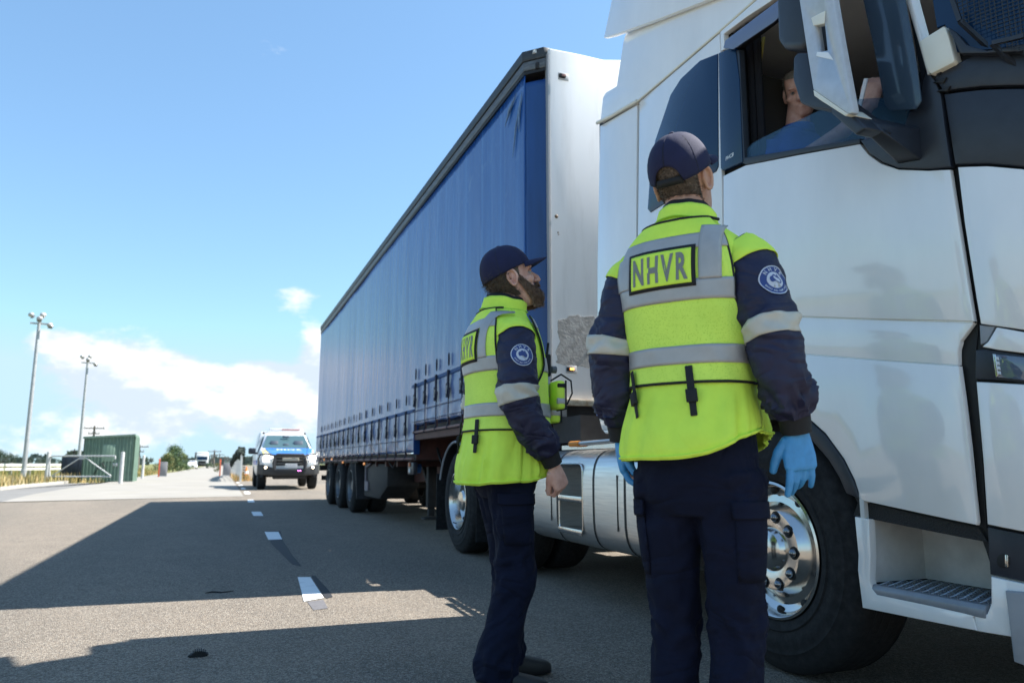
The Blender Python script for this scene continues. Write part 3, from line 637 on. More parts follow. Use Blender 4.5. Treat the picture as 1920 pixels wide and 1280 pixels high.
# --- fuel tank with steps
def tank():
    y0, y1, zc, hh, dd = 3.48, 5.62, .665, .335, .62
    def sec(k, n=40, e=4.2, sc=1.0):
        a = 2*pi*k/n; c, s = cos(a), sin(a); f_ = lambda v: math.copysign(abs(v)**(2/e), v)
        return (XS+dd/2+dd/2*f_(c)*sc, zc+hh*f_(s)*sc)
    n = 40; rs = []
    for y, sc in ((y0, .90), (y0+.012, .97), (y0+.04, 1), (y1-.04, 1), (y1-.012, .97), (y1, .90)): rs.append([(sec(k, n, 4.2, sc)[0], y, sec(k, n, 4.2, sc)[1]) for k in range(n)])
    t = MB().rings(rs).build('fuel_tank', M_tank, TR, smooth=40)
    ys0, ys1 = atX(1096, 950, XS).y, atX(1045, 950, XS).y     # step recess
    za, zb = .43, .90
    cu = MB().box((XS-.1+.13, (ys0+ys1)/2, (za+zb)/2), (.36, ys1-ys0-.06, zb-za)).build('cut', M_tank, None, bevel=.035, seg=3)
    boolean(t, cu); t.data.polygons.foreach_set('use_smooth', [True]*len(t.data.polygons)); t.data.set_sharp_from_angle(angle=radians(40))
    ym = (ys0+ys1)/2; w = ys1-ys0-.06
    fr_ = MB(); ring = []
    for sgn in (0,1):
        pass
    rr = .05; pts = []
    for (cy, cz, a0) in ((ym+w/2-rr, zb-rr, 0), (ym-w/2+rr, zb-rr, 1), (ym-w/2+rr, za+rr, 2), (ym+w/2-rr, za+rr, 3)):
        for i in range(5): a = pi/2*(a0+i/4); pts.append((XS+.004, cy+rr*cos(a), cz+rr*sin(a)))
    fr_.tube(pts+[pts[0], pts[1]], .007, 8, cap=False); fr_.build('recess_rim', M_alu, t)
    MB().box((XS+.195, ym, (za+zb)/2), (.012, w+.02, zb-za+.02)).build('recess_back', mat('recess_shade_metal', (.20,.19,.175), .45, .8, var=.3, vscale=8), t)  # dark plate added; the shade of the recess is in its colour
    for z in (.675, .455):
        mb = MB(); mb.box((XS+.065, ym, z), (.13, w-.01, .012)); mb.box((XS-.004, ym, z-.015), (.012, w-.01, .04)); mb.build('tank_step', M_alu, t, bevel=.003)
    for px in (1045, 1113, 1172, 1240):
        y = atX(px, 950, XS).y; mb = MB(); rs = []
        for yy in (y-.012, y+.012): rs.append([(XS+dd/2+(sec(k)[0]-XS-dd/2)*1.006, yy, zc+(sec(k)[1]-zc)*1.006) for k in range(n)])
        mb.rings(rs, cap=False); mb.build('tank_strap', M_blk, t)
    for px in (1158, 1034, 1225):
        y = atX(px, 950, XS).y; mb = MB(); mb.box((XS-.001, y, .66), (.006, .006, .34)); mb.build('tank_seam', M_blk, t)
    # catwalk and orange handled bar lying on the tank
    mb = MB()
    for k in range(16): mb.box((XS+.25, 4.9-.09*k, 1.03), (.4, .03, .035), Matrix.Rotation(.5, 3, 'X'))
    mb.box((XS+.06, 4.3, 1.015), (.03, 1.5, .03)); mb.box((XS+.45, 4.3, 1.015), (.03, 1.5, .03)); mb.build('catwalk', M_alu, TR)
    mb = MB(); a = atX(1072, 832, XS+.02); b = atX(1165, 824, XS+.02)
    mb.tube([(a.x, a.y-.12, a.z), (b.x, b.y, b.z)], .014, 8); bar_ = mb.build('load_bar', mat('bar_steel', (.5,.5,.5), .4, .8), TR)
    mb = MB(); mb.tube([(a.x, a.y+.02, a.z-.001), (a.x, a.y-.13, a.z-.001)], .02, 8); mb.build('bar_grip', mat('grip_orange', (.55,.20,.02), .6), bar_)
    mb = MB(); mb.box((XS+1.0, 5.3, 1.16), (1.6, .5, .2)); mb.build('coil_bracket', M_chas, TR)
    for k, c in enumerate(((.1,.1,.5), (.5,.5,.5), (.02,.02,.02))):
        mb = MB(); mb.tube([(XS+.6+.2*k+.05*sin(i*.9), 5.0-.1*i*.5, 1.25+.03*cos(i*.9)) for i in range(9)], .014, 6); mb.build('air_line', mat('line%d' % k, c, .5), TR)
tank()
# mudguards of the drive wheels, skirt behind the cab
def guards():
    for y in (7.57, 6.20):
        mb = MB(); rs = []
        for i in range(13):
            a = radians(20+140*i/12); r0 = RW+.075
            rs.append([(XS-.01, y+r0*cos(a), RW+r0*sin(a)), (XS+.62, y+r0*cos(a), RW+r0*sin(a)), (XS+.62, y+(r0+.015)*cos(a), RW+(r0+.015)*sin(a)), (XS-.01, y+(r0+.015)*cos(a), RW+(r0+.015)*sin(a))])
        mb.rings(rs); gd = mb.build('mudguard', mat('guard_black', (.02,.02,.022), .4), TR, smooth=40)
        mb = MB(); mb.tube([Vector((XS-.01, y+(RW+.083)*cos(radians(20+140*i/12)), RW+(RW+.083)*sin(radians(20+140*i/12)))) for i in range(13)], .012, 6); mb.build('guard_edge', M_grey, gd)
    for y in (8.32, 6.9): mb = MB(); mb.box((XS+.3, y, .48), (.6, .012, .62)); mb.build('mud_flap', M_rub, TR)
    # white skirt below the fairing with the small blue sticker
    p = panel('lower_fairing', [(1130,806),(1172,806),(1190,792),(1300,792),(1300,830),(1140,812),(1134,812)], M_white, TR, off=-.01, thick=.03, bevel=.006)
    st = panel('sticker', [(1117.5,767),(1127,766),(1128,776),(1124,780),(1118,779)], mat('sticker_blue', (.02,.07,.28), .4), TR, off=.0, thick=.006, bevel=.001)
    wall_text('sticker_lettering', 'tfi', 1122.5, 772.5, .035, M_ltr, st, .03, .0012)
guards()
# --- mirror
def mirror():
    X = 2.02
    def pr(name, pts, x0, x1, m, bev, parent=TR, xref=None):
        q = [atX(x, y, xref or x0) for x, y in pts]; mb = MB(); mb.prism([(p.y, p.z) for p in q], x0, x1); return mb.build(name, m, parent, bevel=bev, seg=3)
    cov = pr('mirror_arm', [(1478,-70),(1540,-95),(1560,-10),(1575,80),(1597,200),(1598,212),(1590,214),(1524,168),(1513,100),(1498,0)], X, X+.035, mat('mirror_cover', (.50,.53,.57), .28, coat=.4, var=.1, vscale=20), .006)
    cu = MB(); q = [atX(x, y, X) for x, y in ((1525,36),(1545,28),(1552,95),(1534,99))]; cu.prism([(p.y, p.z) for p in q], X-.1, X+.2); cut = cu.build('cut', M_blk)
    boolean(cov, cut)
    pr('arm_slot_lip', [(1521,34),(1548,20),(1546,45),(1525,49)], X-.002, X+.03, M_cream, .003, cov, X); pr('arm_slot_lip', [(1532,97),(1553,98),(1563,113),(1530,106)], X-.002, X+.03, M_white, .003, cov, X)
    pr('arm_edge', [(1524,168),(1590,214),(1584,218),(1540,190),(1526,180)], X+.0, X+.12, M_cream, .004, cov, X)
    u = pr('mirror_housing', [(1444,-70),(1490,-80),(1512,0),(1514,88),(1500,95),(1466,92),(1455,78),(1452,0)], X+.05, X+.24, M_plast, .03, TR, X+.05)
    l = pr('mirror_housing', [(1487,108),(1494,99),(1514,99),(1528,170),(1584,214),(1560,208),(1524,204),(1500,194),(1486,150)], X+.03, X+.22, M_plast, .02, TR, X+.03)
    pr('mirror_foot', [(1590,192),(1640,234),(1652,246),(1632,260),(1583,217)], X+.03, X+.16, M_plast, .010, TR, X+.10)
    # foot of the arm: wedge growing from the door corner
    a = [atX(x, y, X+.10) for x, y in ((1618,214),(1640,232),(1652,243),(1635,260),(1606,236))]
    b = [atX(x, y, XS) for x, y in ((1684,240),(1727,240),(1730,302),(1686,309),(1644,266))]
    mb = MB(); mb.rings([[tuple(p) for p in a], [tuple(p) for p in b]]); mb.build('mirror_foot', M_plast, TR, bevel=.008)
mirror()
# ================================================================== CURTAIN-SIDED TRAILER
def vinyl():
    m = bpy.data.materials.new('curtain_vinyl'); m.use_nodes = True; nt = m.node_tree; N = nt.nodes; L = nt.links; b = N['Principled BSDF']
    tc = N.new('ShaderNodeTexCoord')
    def nn(st, sc, det, ro=.6):
        mp = N.new('ShaderNodeMapping'); mp.inputs['Scale'].default_value = st; L.new(tc.outputs['Object'], mp.inputs[0])
        n = N.new('ShaderNodeTexNoise'); n.inputs['Scale'].default_value = sc; n.inputs['Detail'].default_value = det; n.inputs['Roughness'].default_value = ro; L.new(mp.outputs[0], n.inputs['Vector']); return n.outputs['Fac']
    def mix(f, a, b_, lo, hi):
        r = N.new('ShaderNodeMapRange'); r.inputs[1].default_value = lo; r.inputs[2].default_value = hi; L.new(f, r.inputs[0])
        x = N.new('ShaderNodeMix'); x.data_type = 'RGBA'; L.new(r.outputs[0], x.inputs[0])
        for i, v in ((6, a), (7, b_)):
            if isinstance(v, tuple): x.inputs[i].default_value = (*v, 1)
            else: L.new(v, x.inputs[i])
        return x.outputs[2]
    c = mix(nn((1,3,.12), 1.6, 6), (.003,.058,.255), (.007,.092,.335), .35, .68)
    c = mix(nn((1,9,.22), 1.2, 5, .7), c, (.055,.18,.44), .52, .76)
    c = mix(nn((1,1.2,1), 2.5, 9, .7), c, (.17,.27,.42), .60, .86)
    sz = N.new('ShaderNodeSeparateXYZ'); L.new(tc.outputs['Object'], sz.inputs[0])      # pale reflection on the lower curtain, painted into its colour
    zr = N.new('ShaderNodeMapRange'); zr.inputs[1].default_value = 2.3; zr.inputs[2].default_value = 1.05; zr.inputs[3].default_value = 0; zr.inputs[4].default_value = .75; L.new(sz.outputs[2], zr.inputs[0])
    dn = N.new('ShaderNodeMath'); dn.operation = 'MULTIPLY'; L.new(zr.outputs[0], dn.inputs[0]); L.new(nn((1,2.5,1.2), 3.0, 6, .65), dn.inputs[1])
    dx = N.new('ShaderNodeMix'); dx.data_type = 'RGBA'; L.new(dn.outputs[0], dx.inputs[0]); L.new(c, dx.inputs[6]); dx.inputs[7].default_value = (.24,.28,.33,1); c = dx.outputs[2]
    L.new(c, b.inputs['Base Color']); b.inputs['Roughness'].default_value = .24; b.inputs['Specular IOR Level'].default_value = .5
    n3 = nn((1,1,.35), 3.2, 5); bp = N.new('ShaderNodeBump'); bp.inputs['Strength'].default_value = .22; bp.inputs['Distance'].default_value = .05; L.new(n3, bp.inputs['Height']); L.new(bp.outputs[0], b.inputs['Normal'])
    return m
def trailer():
    T = empty('curtain_trailer', (3.5, 12.5, 0), label='long drop-deck semi-trailer with blue curtain sides and white front wall', cat='trailer', world=True)
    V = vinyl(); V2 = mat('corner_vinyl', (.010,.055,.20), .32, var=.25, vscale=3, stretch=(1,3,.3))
    XW = XS+2.46; Y0, YD, Y1 = 5.63, 9.46, 19.9; YF = 5.48; CH = .14; ZT = 4.265
    strapF = [9.33-.5*k for k in range(8)]; strapR = [9.83+.605*k for k in range(16)]
    def disp(y, z, zb, sp):
        u = (z-1.2)/(ZT-1.2); d = .020*nz(y*.8, z*.10)*(1-u*.5)+.0035*nz(y*2.6, z*.12, 4)
        d += .006*sin(y*2*pi/.6)*(max(0, .3-u))                                  # pull of the straps
        d += .026*max(0, .22-(z-zb)/(ZT-zb))/.22*nz(y*4.5, z*6, 2)                            # crumpled hem
        return d
    NC = 400; iD = round((YD-Y0)/(Y1-Y0)*NC); YDc = Y0+(Y1-Y0)*iD/NC; ZS = 1.385
    def curt(y0, y1, zb, sp, n):
        def fn(u, v): y = lerp(y0, y1, u); z = lerp(zb, ZT, v**1.3); z += (.012*nz(y*3, 7) if v == 0 else 0); return (XS+disp(y, z, zb, sp), y, z)
        return fn
    mb = MB(); hem = lambda y: .012*nz(y*3, 7); DD = lambda y, z: disp(y, z, ZS if y < YDc-1e-4 else 1.04, .5)
    mb.grid(lambda u, v: (XS+DD(lerp(Y0,Y1,u), lerp(ZS,ZT,v**1.3)), lerp(Y0,Y1,u), lerp(ZS,ZT,v**1.3)+(hem(lerp(Y0,Y1,u)) if v == 0 and lerp(Y0,Y1,u) < YDc-1e-4 else 0)), NC, 30)
    mb.grid(lambda u, v: (XS+DD(lerp(YDc,Y1,u), lerp(1.04,ZS,v)), lerp(YDc,Y1,u), lerp(1.04,ZS,v)+(hem(lerp(YDc,Y1,u)) if v == 0 else 0)), NC-iD, 7)
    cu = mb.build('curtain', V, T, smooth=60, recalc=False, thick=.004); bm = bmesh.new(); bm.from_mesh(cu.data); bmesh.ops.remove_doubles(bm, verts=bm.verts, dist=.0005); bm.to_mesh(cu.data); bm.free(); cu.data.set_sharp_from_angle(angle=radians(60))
    mb = MB()
    def cfn(u, v):
        z = lerp(1.36, 4.18, v); p = Vector((XS, Y0)).lerp(Vector((XS+CH, YF+.01)), u); return (p.x+.006*nz(z*2.2, u*2)+(.012*nz(z*5, 3)*max(0, v-.85)/.15), p.y, z)
    mb.grid(cfn, 8, 60); mb.build('corner_curtain', V2, T, smooth=60, recalc=False, thick=.004)
    # scuffed tear at the upper corner
    mb = MB(); 
    for (y0_, z0_, y1_, z1_, w) in ((5.68,4.12,5.76,3.78,.03), (5.72,4.05,5.9,3.6,.018), (5.80,4.17,6.1,3.98,.03)):
        a = Vector((XS-.014, y0_, z0_)); b = Vector((XS-.014, y1_, z1_)); mb.tube([a, a.lerp(b, .5)+Vector((0,.02,.02)), b], [.002, w*.5, .002], 6)
    mb.build('curtain_crease', mat('scuffed_vinyl', (.16,.28,.46), .5, var=.4, vscale=30), cu)
    # top rail
    for z0, z1, x, m in ((4.375, 4.47, XS-.03, mat('rail_dark', (.035,.038,.042), .5, var=.4, vscale=12)), (4.285, 4.372, XS-.018, mat('rail_grey', (.13,.135,.14), .5, .3, var=.5, vscale=14, stretch=(1,.4,3)))):
        mb = MB(); mb.prism([(x, Y1), (x, Y0), (x+CH, YF+.004), (x+CH+.06, YF+.004), (x+CH+.06, Y1)], z0, z1, 'Z'); o = mb.build('top_rail', m, T, bevel=.006)
    mb = MB(); mb.prism([(XS-.012, Y1), (XS-.012, Y0), (XS+CH-.01, YF+.004), (XS+CH+.03, YF+.004), (XS+CH+.03, Y1)], 4.255, 4.282, 'Z'); mb.build('curtain_track', M_blk, T)
    mb = MB(); mb.box((XS+.11, YF+.10, 4.31), (.10, .12, .06)); mb.build('corner_bracket', M_chas, T, bevel=.006)
    # roof, far side, rear doors, inner floor
    MW = mat('trailer_white', (.85,.83,.81), .42, col2=(.60,.57,.54), thr=(.50,.85), vdet=9, vscale=2.6, stretch=(1.6,1,.22), rvar=.25, bump=.03, bscale=12)
    mb = MB(); mb.box((XS+1.24, (YF+Y1)/2, 4.44), (2.40, Y1-YF-.1, .03)); mb.build('roof', mat('roof_sheet', (.6,.6,.58), .6), T)
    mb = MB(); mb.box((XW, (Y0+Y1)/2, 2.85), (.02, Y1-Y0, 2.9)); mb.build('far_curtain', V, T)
    mb = MB(); mb.box((XS+1.24, Y1-.02, 2.7), (2.44, .05, 3.5)); mb.build('rear_doors', MW, T)
    mb = MB(); mb.box((XS+1.24, (YF+YD)/2, 1.32), (2.36, YD-YF-.02, .10)); mb.box((XS+1.24, (YD+Y1)/2, .985), (2.36, Y1-YD-.1, .09)); mb.build('deck', M_chas, T)
    # front wall
    x0 = XS+CH+.006; fw = MB()
    fw.prism([(x0, 1.395), (XW-.03, 1.395), (XW-.03, 4.42), (x0+.3, 4.455), (x0, 4.45)], YF-.03, YF+.06, 'Y'); FW = fw.build('front_wall', MW, T, bevel=.018, seg=3)
    mb = MB(); mb.prism([(x0+.25, 4.36), (XW-.2, 4.36), (XW-.3, 4.52), (x0+.75, 4.51), (x0+.45, 4.45)], YF-.01, YF+.5, 'Y'); mb.build('roof_cap', MW, T, bevel=.03, seg=3)
    mb = MB(); mb.box((x0-.006, YF-.01, 2.9), (.014, .05, 3.0)); mb.build('corner_trim', mat('trim_grey', (.35,.35,.36), .5, .4), FW)
    MR = mat('rusty_cream', (.50,.43,.32), .7, col2=(.26,.15,.07), vscale=14, thr=(.45,.7), vdet=8)
    mb = MB(); mb.box(((x0+XW)/2, YF-.045, 1.385), (XW-x0-.02, .05, .05)); mb.build('wall_flange', MR, T, bevel=.004)
    mb = MB(); mb.box((XS+.22, YF+.02, 1.315), (.13, .08, .09)); mb.build('corner_foot', mat('foot_grey', (.32,.32,.32), .7, var=.3, vscale=20), T, bevel=.006)
    # peeled patch
    patch = [(1046,600),(1062,597),(1066,592),(1084,590),(1090,594),(1113,593),(1118,600),(1122,684),(1112,682),(1104,690),(1092,686),(1070,686),(1050,682),(1043,679),(1046,672),(1042,660),(1050,640),(1046,622)]
    q = [atY(x, y, YF-.033) for x, y in patch]; rnd = random.Random(2); pts = []
    for a, b in zip(q, q[1:]+q[:1]):
        for k in range(4): p = a.lerp(b, k/4); pts.append((p.x+.006*(rnd.random()-.5), p.z+.008*(rnd.random()-.5)))
    mb = MB(); mb.prism(pts, YF-.034, YF-.028, 'Y'); mb.build('peeled_patch', mat('bare_grey', (.26,.25,.235), .75, col2=(.42,.405,.385), vscale=16, vdet=9, thr=(.38,.66), bump=.25, bscale=60), FW, smooth=0)
    # marker lamps, bolts
    for px, py, lit in ((1054,143,0), (1069,692,1)):
        c = atY(px, py, YF-.04); mb = MB(); mb.box((c.x+.015, YF-.031, c.z), (.10, .008, .065)); bs = mb.build('lamp_base', mat('lamp_base', (.45,.45,.45), .6, var=.2, vscale=30), FW, bevel=.003)
        mb = MB(); mb.box((c.x, YF-.045, c.z), (.062, .03, .032)); l = mb.build('marker_lamp', M_blk, bs, bevel=.006)
        mb = MB(); mb.box((c.x+.008, YF-.058, c.z), (.036, .012, .02)); mb.build('lamp_lens', mat('amber_lit' if lit else 'amber', (.55,.22,.10) if lit else (.35,.18,.15), .25, emit=((1,.35,.08), 1.6) if lit else None), l, bevel=.003)
    for px, py, r in ((1043,406,.016), (1046,436,.006), (1047,440,.005), (1113,742,.012), (1060,727,.006), (1108,650,.006), (1101,664,.006)):
        c = atY(px, py, YF-.03); mb = MB(); mb.sphere((c.x, YF-.032, c.z), (r, .012, r), 10, 6); mb.build('bolt', mat('bolt_rust', (.16,.11,.07), .6, .4), FW)
    # --- straps: one of each kind, copied along the curtain
    M_web = mat('webbing', (.055,.06,.075), .85, var=.3, vscale=40); M_bk = mat('buckle_steel', (.20,.21,.23), .4, .7)
    M_tape = mat('tape_grey', (.045,.10,.24), .8, var=.2, vscale=10); M_dk = mat('strap_navy', (.012,.016,.04), .8)
    def strap_mesh(zl0, zl1, zb0, zb1, zrail):
        s = MB(); x = XS-.018
        pts = []
        for i in range(12): a = 2*pi*i/12; pts.append((x, .016*cos(a)*1.0, (zl0+zl1)/2+(zl1-zl0)/2*sin(a)))
        s.tube(pts+[pts[0]], .006, 5, cap=False)                                     # loop
        s.box((x-.006, 0, (zb0+zb1)/2+.04), (.018, .045, (zb1-zb0)-.02)); s.box((x-.012, .012, (zb0+zb1)/2-.05), (.02, .055, (zb1-zb0)*.55)); s.box((x-.004, -.03, zb0+.06), (.012, .03, .12), Matrix.Rotation(.3, 3, 'X'))
        s.box((x-.002, .0, (zb0+zrail)/2), (.006, .022, zb0-zrail))                    # web down to the rail
        s.tube([(x-.004, .0, zrail+.02), (x-.02, .006, zrail-.012), (x+.012, .006, zrail-.03)], .005, 5)
        return s
    def buckle_mesh(zb0, zb1):
        s = MB(); x = XS-.034
        s.box((x, -.004, lerp(zb0,zb1,.42)), (.016, .034, .05)); s.box((x-.006, -.004, lerp(zb0,zb1,.30)), (.01, .02, .07)); s.tube([(x, -.02, lerp(zb0,zb1,.55)), (x, .014, lerp(zb0,zb1,.55))], .006, 6); return s
    for ys, dims in ((strapF, (1.965, 2.10, 1.60, 1.885, 1.30)), (strapR, (1.67, 1.80, 1.25, 1.56, .968))):
        so = strap_mesh(*dims).build('strap', M_dk, None, bevel=0); bo = buckle_mesh(dims[2], dims[3]).build('buckle', M_bk, None)
        sm, bmh = so.data, bo.data; bpy.data.objects.remove(so); bpy.data.objects.remove(bo)
        for y in ys:
            o = bpy.data.objects.new('strap', sm); COL.objects.link(o); o.parent = T; o.location = (0-T.location.x, y-T.location.y, 0)
            b = bpy.data.objects.new('buckle', bmh); COL.objects.link(b); b.parent = o
    # reinforcing tapes along the curtain
    for (y0, y1, z, w) in ((5.7, YD+.1, 1.89, .04), (YD, Y1, 1.575, .04)):
        mb = MB(); mb.grid(lambda u, v: (XS-.011+disp(lerp(y0,y1,u), z, 1.05, .6)*.6, lerp(y0,y1,u), z-w/2+w*v), 60, 1); mb.build('curtain_tape', M_tape, cu, smooth=0, recalc=False, thick=.004)
    for (y0, y1, z) in ((5.7, YD, 1.565), (5.7, YD, 1.43), (YD, Y1, 1.21)):
        n = 60; mb = MB(); mb.tube([(XS-.02, lerp(y0,y1,i/n), z-.006*abs(sin(i*1.7))) for i in range(n+1)], .0045, 6); mb.build('lashing_rope', mat('rope_pink', (.13,.12,.15), .8, var=.3, vscale=20), cu)
    # side rails and stanchions
    M_rail = mat('rail_oxide', (.20,.105,.10), .6, var=.25, vscale=10)
    for (y0, y1, z, ys, zt) in ((5.7, YD, 1.295, strapF, 1.40), (YD, Y1-.1, .965, strapR, 1.06)):
        mb = MB(); mb.box((XS-.005, (y0+y1)/2, z), (.03, y1-y0, .028)); r = mb.build('side_rail', M_rail, T, bevel=.005)
        for y in ys:
            mb = MB(); mb.box((XS-.002, y+.02, (z+zt)/2+.01), (.02, .025, zt-z-.02)); mb.build('rail_stanchion', M_rail, r)
    # curtain end at the step, oxide bulkhead and beams
    mb = MB(); mb.box((XS+.04, YD-.01, 1.2), (.08, .012, .36)); mb.build('curtain_return', V2, T)
    mb = MB()
    for x in (XS+.55, XS+1.75):
        mb.prism([(5.9, 1.27), (YD+.6, 1.27), (YD+.9, .93), (Y1-.2, .93), (Y1-.2, .62), (11.4, .62), (9.4, .78), (8.6, 1.12), (5.9, 1.14)], x, x+.14)
    mb.build('chassis_beam', M_brown, T)
    mb = MB(); mb.box((XS+.75, YD+.05, 1.12), (1.4, .03, .34)); mb.box((XS+.06, (5.8+YD)/2, 1.235), (.10, YD-5.8, .07)); mb.build('bulkhead', M_brown, T)
    for yy, zz in [(6.1+k*.6, 1.24) for k in range(6)]+[(10+k*.8, .90) for k in range(12)]: MB().box((XS+1.24, yy, zz), (2.3, .08, .08)).build('cross_member', M_brown, T)
    # landing legs
    for x in (XS+.42, XS+2.0):
        mb = MB(); mb.box((x, 10.1, .62), (.12, .12, .62)); mb.box((x, 10.1, .30), (.085, .085, .2)); mb.box((x, 10.1, .17), (.22, .22, .03)); mb.bar((x, 10.1, .5), (x+.05, 10.8, .9), .05); mb.build('landing_leg', M_chas, T, bevel=.005)
    # axles and wheels
    M_trim = mat('trailer_rim', (.16,.165,.17), .45, .6, var=.2, vscale=15)
    for y in (14.5, 16.05, 17.6):
        wheel(y, XS+.02, dual=True, drive=True, parent=T, R=.49, rr=.285, hubm=M_trim)
        wheel(y, XW-.66, dual=True, drive=True, parent=T, R=.49, rr=.285, hubm=M_trim, simple=True)
        mb = MB(); mb.tube([(XS+.3, y, .49), (XW-.3, y, .49)], .075, 10); mb.build('axle', M_chas, T)
    mb = MB(); mb.prism([(13.95, .90), (13.7, .28), (13.74, .28), (14.05, .93)], XS+.02, XS+.7); mb.box((XS+.35, 16, .93), (.68, 4.6, .02)); mb.build('mudguard', M_chas, T)
    mb = MB(); mb.prism([(11.6, .90), (13.6, .90), (13.55, .34), (12.2, .34), (11.6, .55)], XS+.12, XS+.62); mb.build('tool_box', M_chas, T, bevel=.02)
    mb = MB(); mb.box((XS+.105, 13.25, .52), (.02, .3, .16)); mb.tube([(XS+.10, 13.3, .6), (XS+.10, 13.32, .84), (XS+.10, 12.9, .9)], .02, 6); mb.build('box_plate', mat('plate_mauve', (.20,.17,.19), .6), T)
    mb = MB(); mb.lathe([(-.02, .0), (-.02, .06), (.12, .065), (.12, 0)], (XS+.1, 9.95, .84), 'X', 20); mb.build('air_canister', mat('canister_blue', (.02,.12,.36), .4), T)
    mb = MB(); mb.box((XS+.06, 9.72, .84), (.06, .3, .16)); cb = mb.build('control_box', M_plast, T, bevel=.01)
    for dy, dz, c, e in ((.02, .05, (.6,.2,.08), None), (-.0, -.03, (.7,.7,.68), None)):
        mb = MB(); mb.box((XS+.02, 9.72+dy, .84+dz), (.02, .06, .05)); mb.build('control_knob', mat('knob%d' % int(dz*100), c, .5), cb, bevel=.006)
    for y, z in ((16.9, 1.0), (18.2, 1.0), (12.9, .90), (15.3, .93)):
        mb = MB(); mb.box((XS-.012, y, z), (.02, .09, .04)); mb.build('side_marker', mat('marker_orange', (.75,.28,.08), .3, emit=((1,.4,.12), .25)), T, bevel=.005)
    mb = MB(); mb.tube([(XS+.1, 10.9, .93), (XS+.12, 11.2, .84), (XS+.1, 11.4, .92)], .012, 6); mb.tube([(XS+.3, 8.6, 1.1), (XS+.25, 8.9, .85), (XS+.3, 9.3, 1.0), (XS+.3, 9.4, 1.1)], .018, 6); mb.build('hose', M_blk, T)
    mb = MB(); mb.box((XS+1.24, Y1-.05, .80), (2.3, .1, .14)); mb.box((XS+1.24, Y1-.1, .55), (2.2, .06, .12)); mb.build('rear_bumper', M_chas, T)
trailer()
# ================================================================== BACKGROUND THINGS
M_galv = mat('galvanised', (.42,.43,.44), .5, .5, var=.15, vscale=6)
M_post = mat('galv_post', (.55,.55,.54), .6, .2, var=.15, vscale=8)
def flood_pole(px, py, Y, ptx, pty, label):
    b = atY(px, py, Y); t = atY(ptx, pty, Y); H_ = t.z
    e = empty('light_pole', (b.x, b.y, 0), label=label, cat='light pole', group='floodlight poles by the gate')
    mb = MB(); mb.tube([(0,0,-.2), (0,0,.6), (0,0,.62), (0,0,H_)], [.14,.14,.115,.075], 12); mb.tube([(0,0,-.1),(0,0,.04)], .25, 12); mb.build('pole', M_galv, e)
    mb = MB(); mb.bar((-.4,0,H_), (.5,.1,H_), .08); mb.bar((0,-.3,H_+.1), (0,.3,H_+.1), .07); mb.bar((0,0,H_-.1), (0,0,H_+.35), .09); mb.build('bracket', M_galv, e)
    for dx, dy, dz, rz, tl in ((-.38, -.1, .42, 2.4, .7), (.05, -.25, .22, 0.1, .9), (.48, .0, -.05, .6, .9), (.1, .2, .50, 3.6, .5)):
        R_ = Matrix.Rotation(rz, 3, 'Z') @ Matrix.Rotation(tl, 3, 'X')
        mb = MB(); mb.sphere((dx,dy,H_+dz), (.15,.11,.125), 12, 8, R_); h = mb.build('floodlight', mat('flood_housing', (.45,.45,.45), .5, .3), e)
        mb = MB(); mb.box(Vector((dx,dy,H_+dz))+R_ @ Vector((0,-.15,0)), (.22,.05,.19), R_); mb.build('lamp_face', mat('flood_glass', (.16,.16,.17), .2), h, bevel=.02)
flood_pole(43, 899, 44, 68, 606, 'taller galvanised floodlight pole at the left edge, before the guard rail')
flood_pole(147, 868, 60, 164.5, 680, 'farther galvanised floodlight pole behind the green shed')
